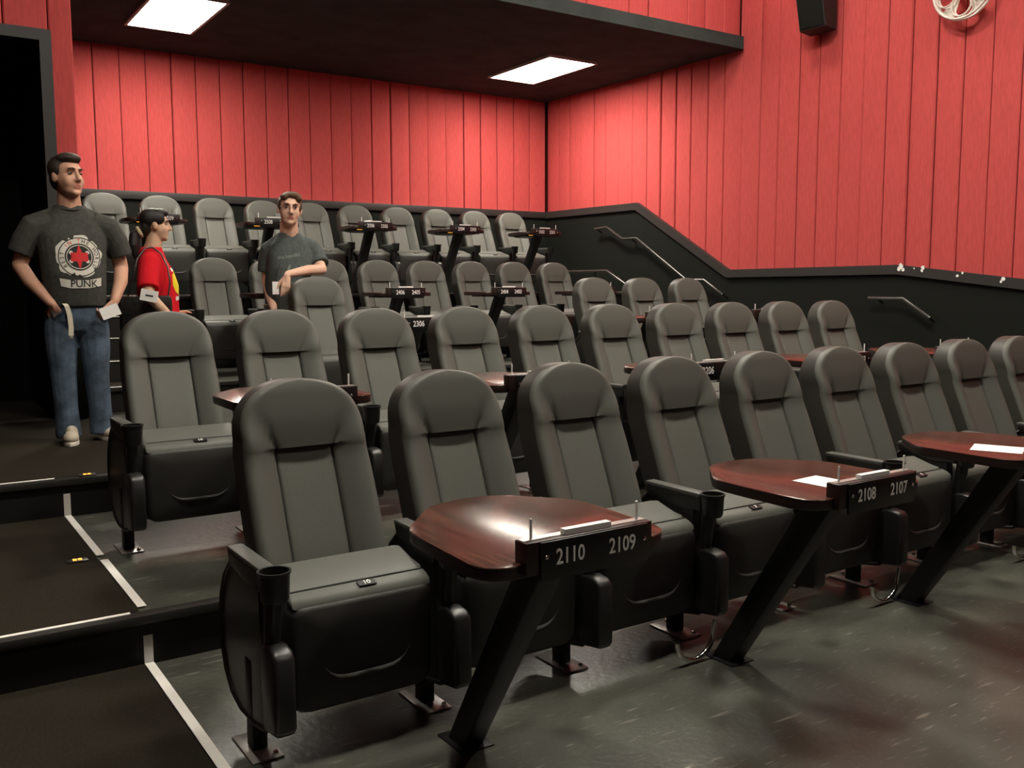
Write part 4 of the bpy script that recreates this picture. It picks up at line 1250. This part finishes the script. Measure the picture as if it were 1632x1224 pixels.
# ---- person in red seen from the side at the foot of the stairs
def person_red():
    t = empty('person', (1.735, 7.52, Z3), R(74))      # figure front turned toward +x
    H = Matrix.Translation((0.0, -0.030, 1.515)) @ Matrix.Rotation(R(4), 4, 'Z') @ Matrix.Diagonal((0.96, 0.95, 0.96, 1))
    bm = bmesh.new()
    head_prims(bm, H, 0.98)
    chain(bm, [((0, 0.02, 1.27), 0.075), ((0, -0.005, 1.37), 0.062), ((0, -0.015, 1.44), 0.057)])
    loft(bm, [(0, 0.0, 0.78, 0.15, 0.11), (0, 0, 0.98, 0.145, 0.115), (0, 0, 1.18, 0.16, 0.11), (0, 0.01, 1.29, 0.11, 0.065)])
    for sx in (-1, 1):
        cap(bm, (sx*0.085, 0, 0.76), 0.080, (sx*0.09, 0, 0.42), 0.052); cap(bm, (sx*0.09, 0, 0.42), 0.050, (sx*0.09, 0.02, 0.09), 0.038)
    # right arm (nearest the aisle), forearm forward
    chain(bm, [((-0.185, 0.02, 1.235), 0.058), ((-0.255, 0.035, 1.10), 0.050), ((-0.318, 0.025, 0.985), 0.042)])
    chain(bm, [((-0.318, 0.025, 0.985), 0.042), ((-0.330, -0.045, 0.905), 0.038), ((-0.315, -0.120, 0.825), 0.027)])
    hand(bm, (-0.312, -0.132, 0.812), (0.2, -0.8, -0.55), (0.85, 0.2, 0.3), 0.9, (0.5, 0.55, 0.6, 0.65), 0.5, side=1, rw=0.026)
    chain(bm, [((0.185, 0.02, 1.235), 0.058), ((0.215, 0.035, 1.10), 0.050), ((0.220, 0.020, 0.985), 0.042)])
    chain(bm, [((0.220, 0.020, 0.985), 0.042), ((0.205, -0.06, 0.91), 0.038), ((0.165, -0.14, 0.85), 0.026)])
    hand(bm, (0.160, -0.152, 0.842), (-0.2, -0.8, -0.5), (-0.85, 0.2, 0.3), 0.9, (0.5, 0.55, 0.6, 0.65), 0.5, side=-1, rw=0.026)
    me = fuse(bm, 'body', 0.0055, 4); sculpt_head(me, H)
    body = link('body', me, 'skin_c', t)
    head_details(t, body, H, 'hair_black', 'hair_black')
    hm = hair_mesh(H, [((0, 0.030, 0.050), (0.086, 0.102, 0.090)), ((0, -0.020, 0.098), (0.074, 0.078, 0.040)), ((0.0, -0.066, 0.092), (0.052, 0.026, 0.022)),
                       ((0.064, -0.005, 0.050), (0.024, 0.062, 0.050)), ((-0.064, -0.005, 0.050), (0.024, 0.062, 0.050)), ((0, 0.075, -0.015), (0.066, 0.052, 0.078))])
    hair = link('hair', hm, 'hair_black', body)
    bm = bmesh.new()
    chain(bm, [(H @ Vector((0, 0.115, -0.045)), 0.030), (H @ Vector((0, 0.165, -0.085)), 0.040), (H @ Vector((-0.01, 0.175, -0.16)), 0.040), (H @ Vector((-0.015, 0.165, -0.25)), 0.018)])
    link('ponytail', fuse(bm, 'ponytail', 0.006, 3), 'hair_black', hair)
    bm = bmesh.new(); bm_tube(bm, [H @ Vector((0.034*math.cos(a), 0.128+0.015*math.sin(a), -0.055+0.030*math.sin(a))) for a in [2*math.pi*k/16 for k in range(16)]], 0.016, 8, closed=True)
    link('scrunchie', finish(bm, 'scrunchie', True, 60), 'scrunchie', hair)
    bm = bmesh.new()
    loft(bm, [(0, -0.01, 0.70, 0.180, 0.150), (0, -0.015, 0.82, 0.180, 0.160), (0, -0.02, 0.95, 0.170, 0.150), (0, -0.022, 1.06, 0.175, 0.150), (0, -0.01, 1.17, 0.178, 0.128), (0, 0.008, 1.25, 0.165, 0.105), (0, 0.015, 1.315, 0.115, 0.088), (0, 0.012, 1.350, 0.082, 0.076)])
    limb(bm, [((0.10, 0.015, 1.255), 0.070), ((0.180, 0.02, 1.225), 0.078), ((0.212, 0.03, 1.13), 0.078), ((0.224, 0.034, 1.02), 0.078)])
    limb(bm, [((-0.10, 0.015, 1.255), 0.070), ((-0.185, 0.02, 1.225), 0.078), ((-0.245, 0.03, 1.12), 0.078), ((-0.292, 0.030, 1.035), 0.078)])
    sm = fuse(bm, 'shirt', 0.0075, 4)
    shirt = link('shirt', sm, 'tee_red', t)
    bv = bvh_of(sm)
    def pr(pts, off, mtn, nm):
        me = flat_poly(pts, 0, 4); me.transform(Matrix.Translation((0, -0.5, 0))); project(me, bv, (0, 1, 0), off)
        me.materials.clear(); me.materials.append(MATS[mtn]); link(nm, me, None, shirt)
    pr([(-0.13, 1.06), (-0.10, 1.14), (-0.02, 1.17), (0.06, 1.16), (0.11, 1.09), (0.08, 1.00), (-0.02, 0.985), (-0.10, 1.01)], 0.003, 'print_yellow', 'print_patch')
    pr([(-0.09, 1.19), (0.09, 1.20), (0.09, 1.175), (-0.09, 1.165)], 0.003, 'print_white', 'print_patch')
    pr([(-0.10, 0.975), (0.10, 0.985), (0.10, 0.955), (-0.10, 0.945)], 0.003, 'print_white', 'print_patch')
    bm = bmesh.new()
    loft(bm, [(0, 0, 0.62, 0.165, 0.12), (0, 0, 0.74, 0.170, 0.135), (0, 0, 0.80, 0.165, 0.13)])
    for sx in (-1, 1): limb(bm, [((sx*0.085, 0, 0.74), 0.092), ((sx*0.09, 0, 0.42), 0.068), ((sx*0.09, 0.01, 0.05), 0.062)])
    link('trousers', fuse(bm, 'trousers', 0.008, 4), 'denim', t)
    for sx in (-0.09, 0.09):
        bm = bmesh.new(); bm_ell(bm, (sx, -0.06, 0.040), (0.042, 0.085, 0.040)); bm_ell(bm, (sx, 0.03, 0.05), (0.038, 0.065, 0.05))
        link('shoe', fuse(bm, 'shoe', 0.008, 3), 'shoe_dark', t)
    tag(t, 'person in a red t-shirt with a dark ponytail, seen from the side by stairs', 'person')
    # shoulder bag and badge
    b = empty('shoulder_bag', (0, 0, 0)); b.matrix_world = t.matrix_basis.copy()
    bm = bmesh.new()
    bm_box(bm, (-0.268, -0.13, 0.70), (-0.192, 0.24, 0.985), 0.03, 4)
    link('bag_body', finish(bm, 'bag_body'), 'bag_leather', b)
    bm = bmesh.new(); bm_box(bm, (-0.276, -0.12, 0.84), (-0.262, 0.23, 0.980), 0.005)
    link('flap', finish(bm, 'flap'), 'bag_leather', b)
    bm = bmesh.new(); bm_tube(bm, [(-0.235, 0.18, 0.96), (-0.270, 0.150, 1.06), (-0.278, 0.122, 1.16), (-0.240, 0.098, 1.26), (-0.150, 0.05, 1.335), (-0.120, 0.0, 1.345)], 0.007, 8)
    bm_tube(bm, [(-0.120, 0.0, 1.345), (-0.135, -0.06, 1.30), (-0.165, -0.105, 1.20), (-0.200, -0.120, 1.08), (-0.225, -0.10, 0.96)], 0.007, 8)
    link('bag_strap', finish(bm, 'bag_strap', True, 60), 'bag_leather', b)
    tag(b, 'black shiny shoulder bag hanging at the side of a red t-shirt', 'bag')
    c = empty('name_badge', (0, 0, 0)); c.matrix_world = t.matrix_basis.copy()
    M = Matrix.Translation((-0.385, 0.02, 0.985)) @ Matrix.Rotation(R(12), 4, 'X')
    bm = bmesh.new(); bm_box(bm, (-0.002, -0.060, -0.042), (0.002, 0.060, 0.042), mtx=M)
    link('card', finish(bm, 'card', False), 'paper', c)
    bm = bmesh.new(); bm_box(bm, (-0.0035, -0.028, -0.006), (-0.0022, 0.026, 0.006), mtx=M); link('card_print', finish(bm, 'card_print', False), 'print_black', c)
    tag(c, 'white name badge on the black shoulder bag', 'badge')
person_red()
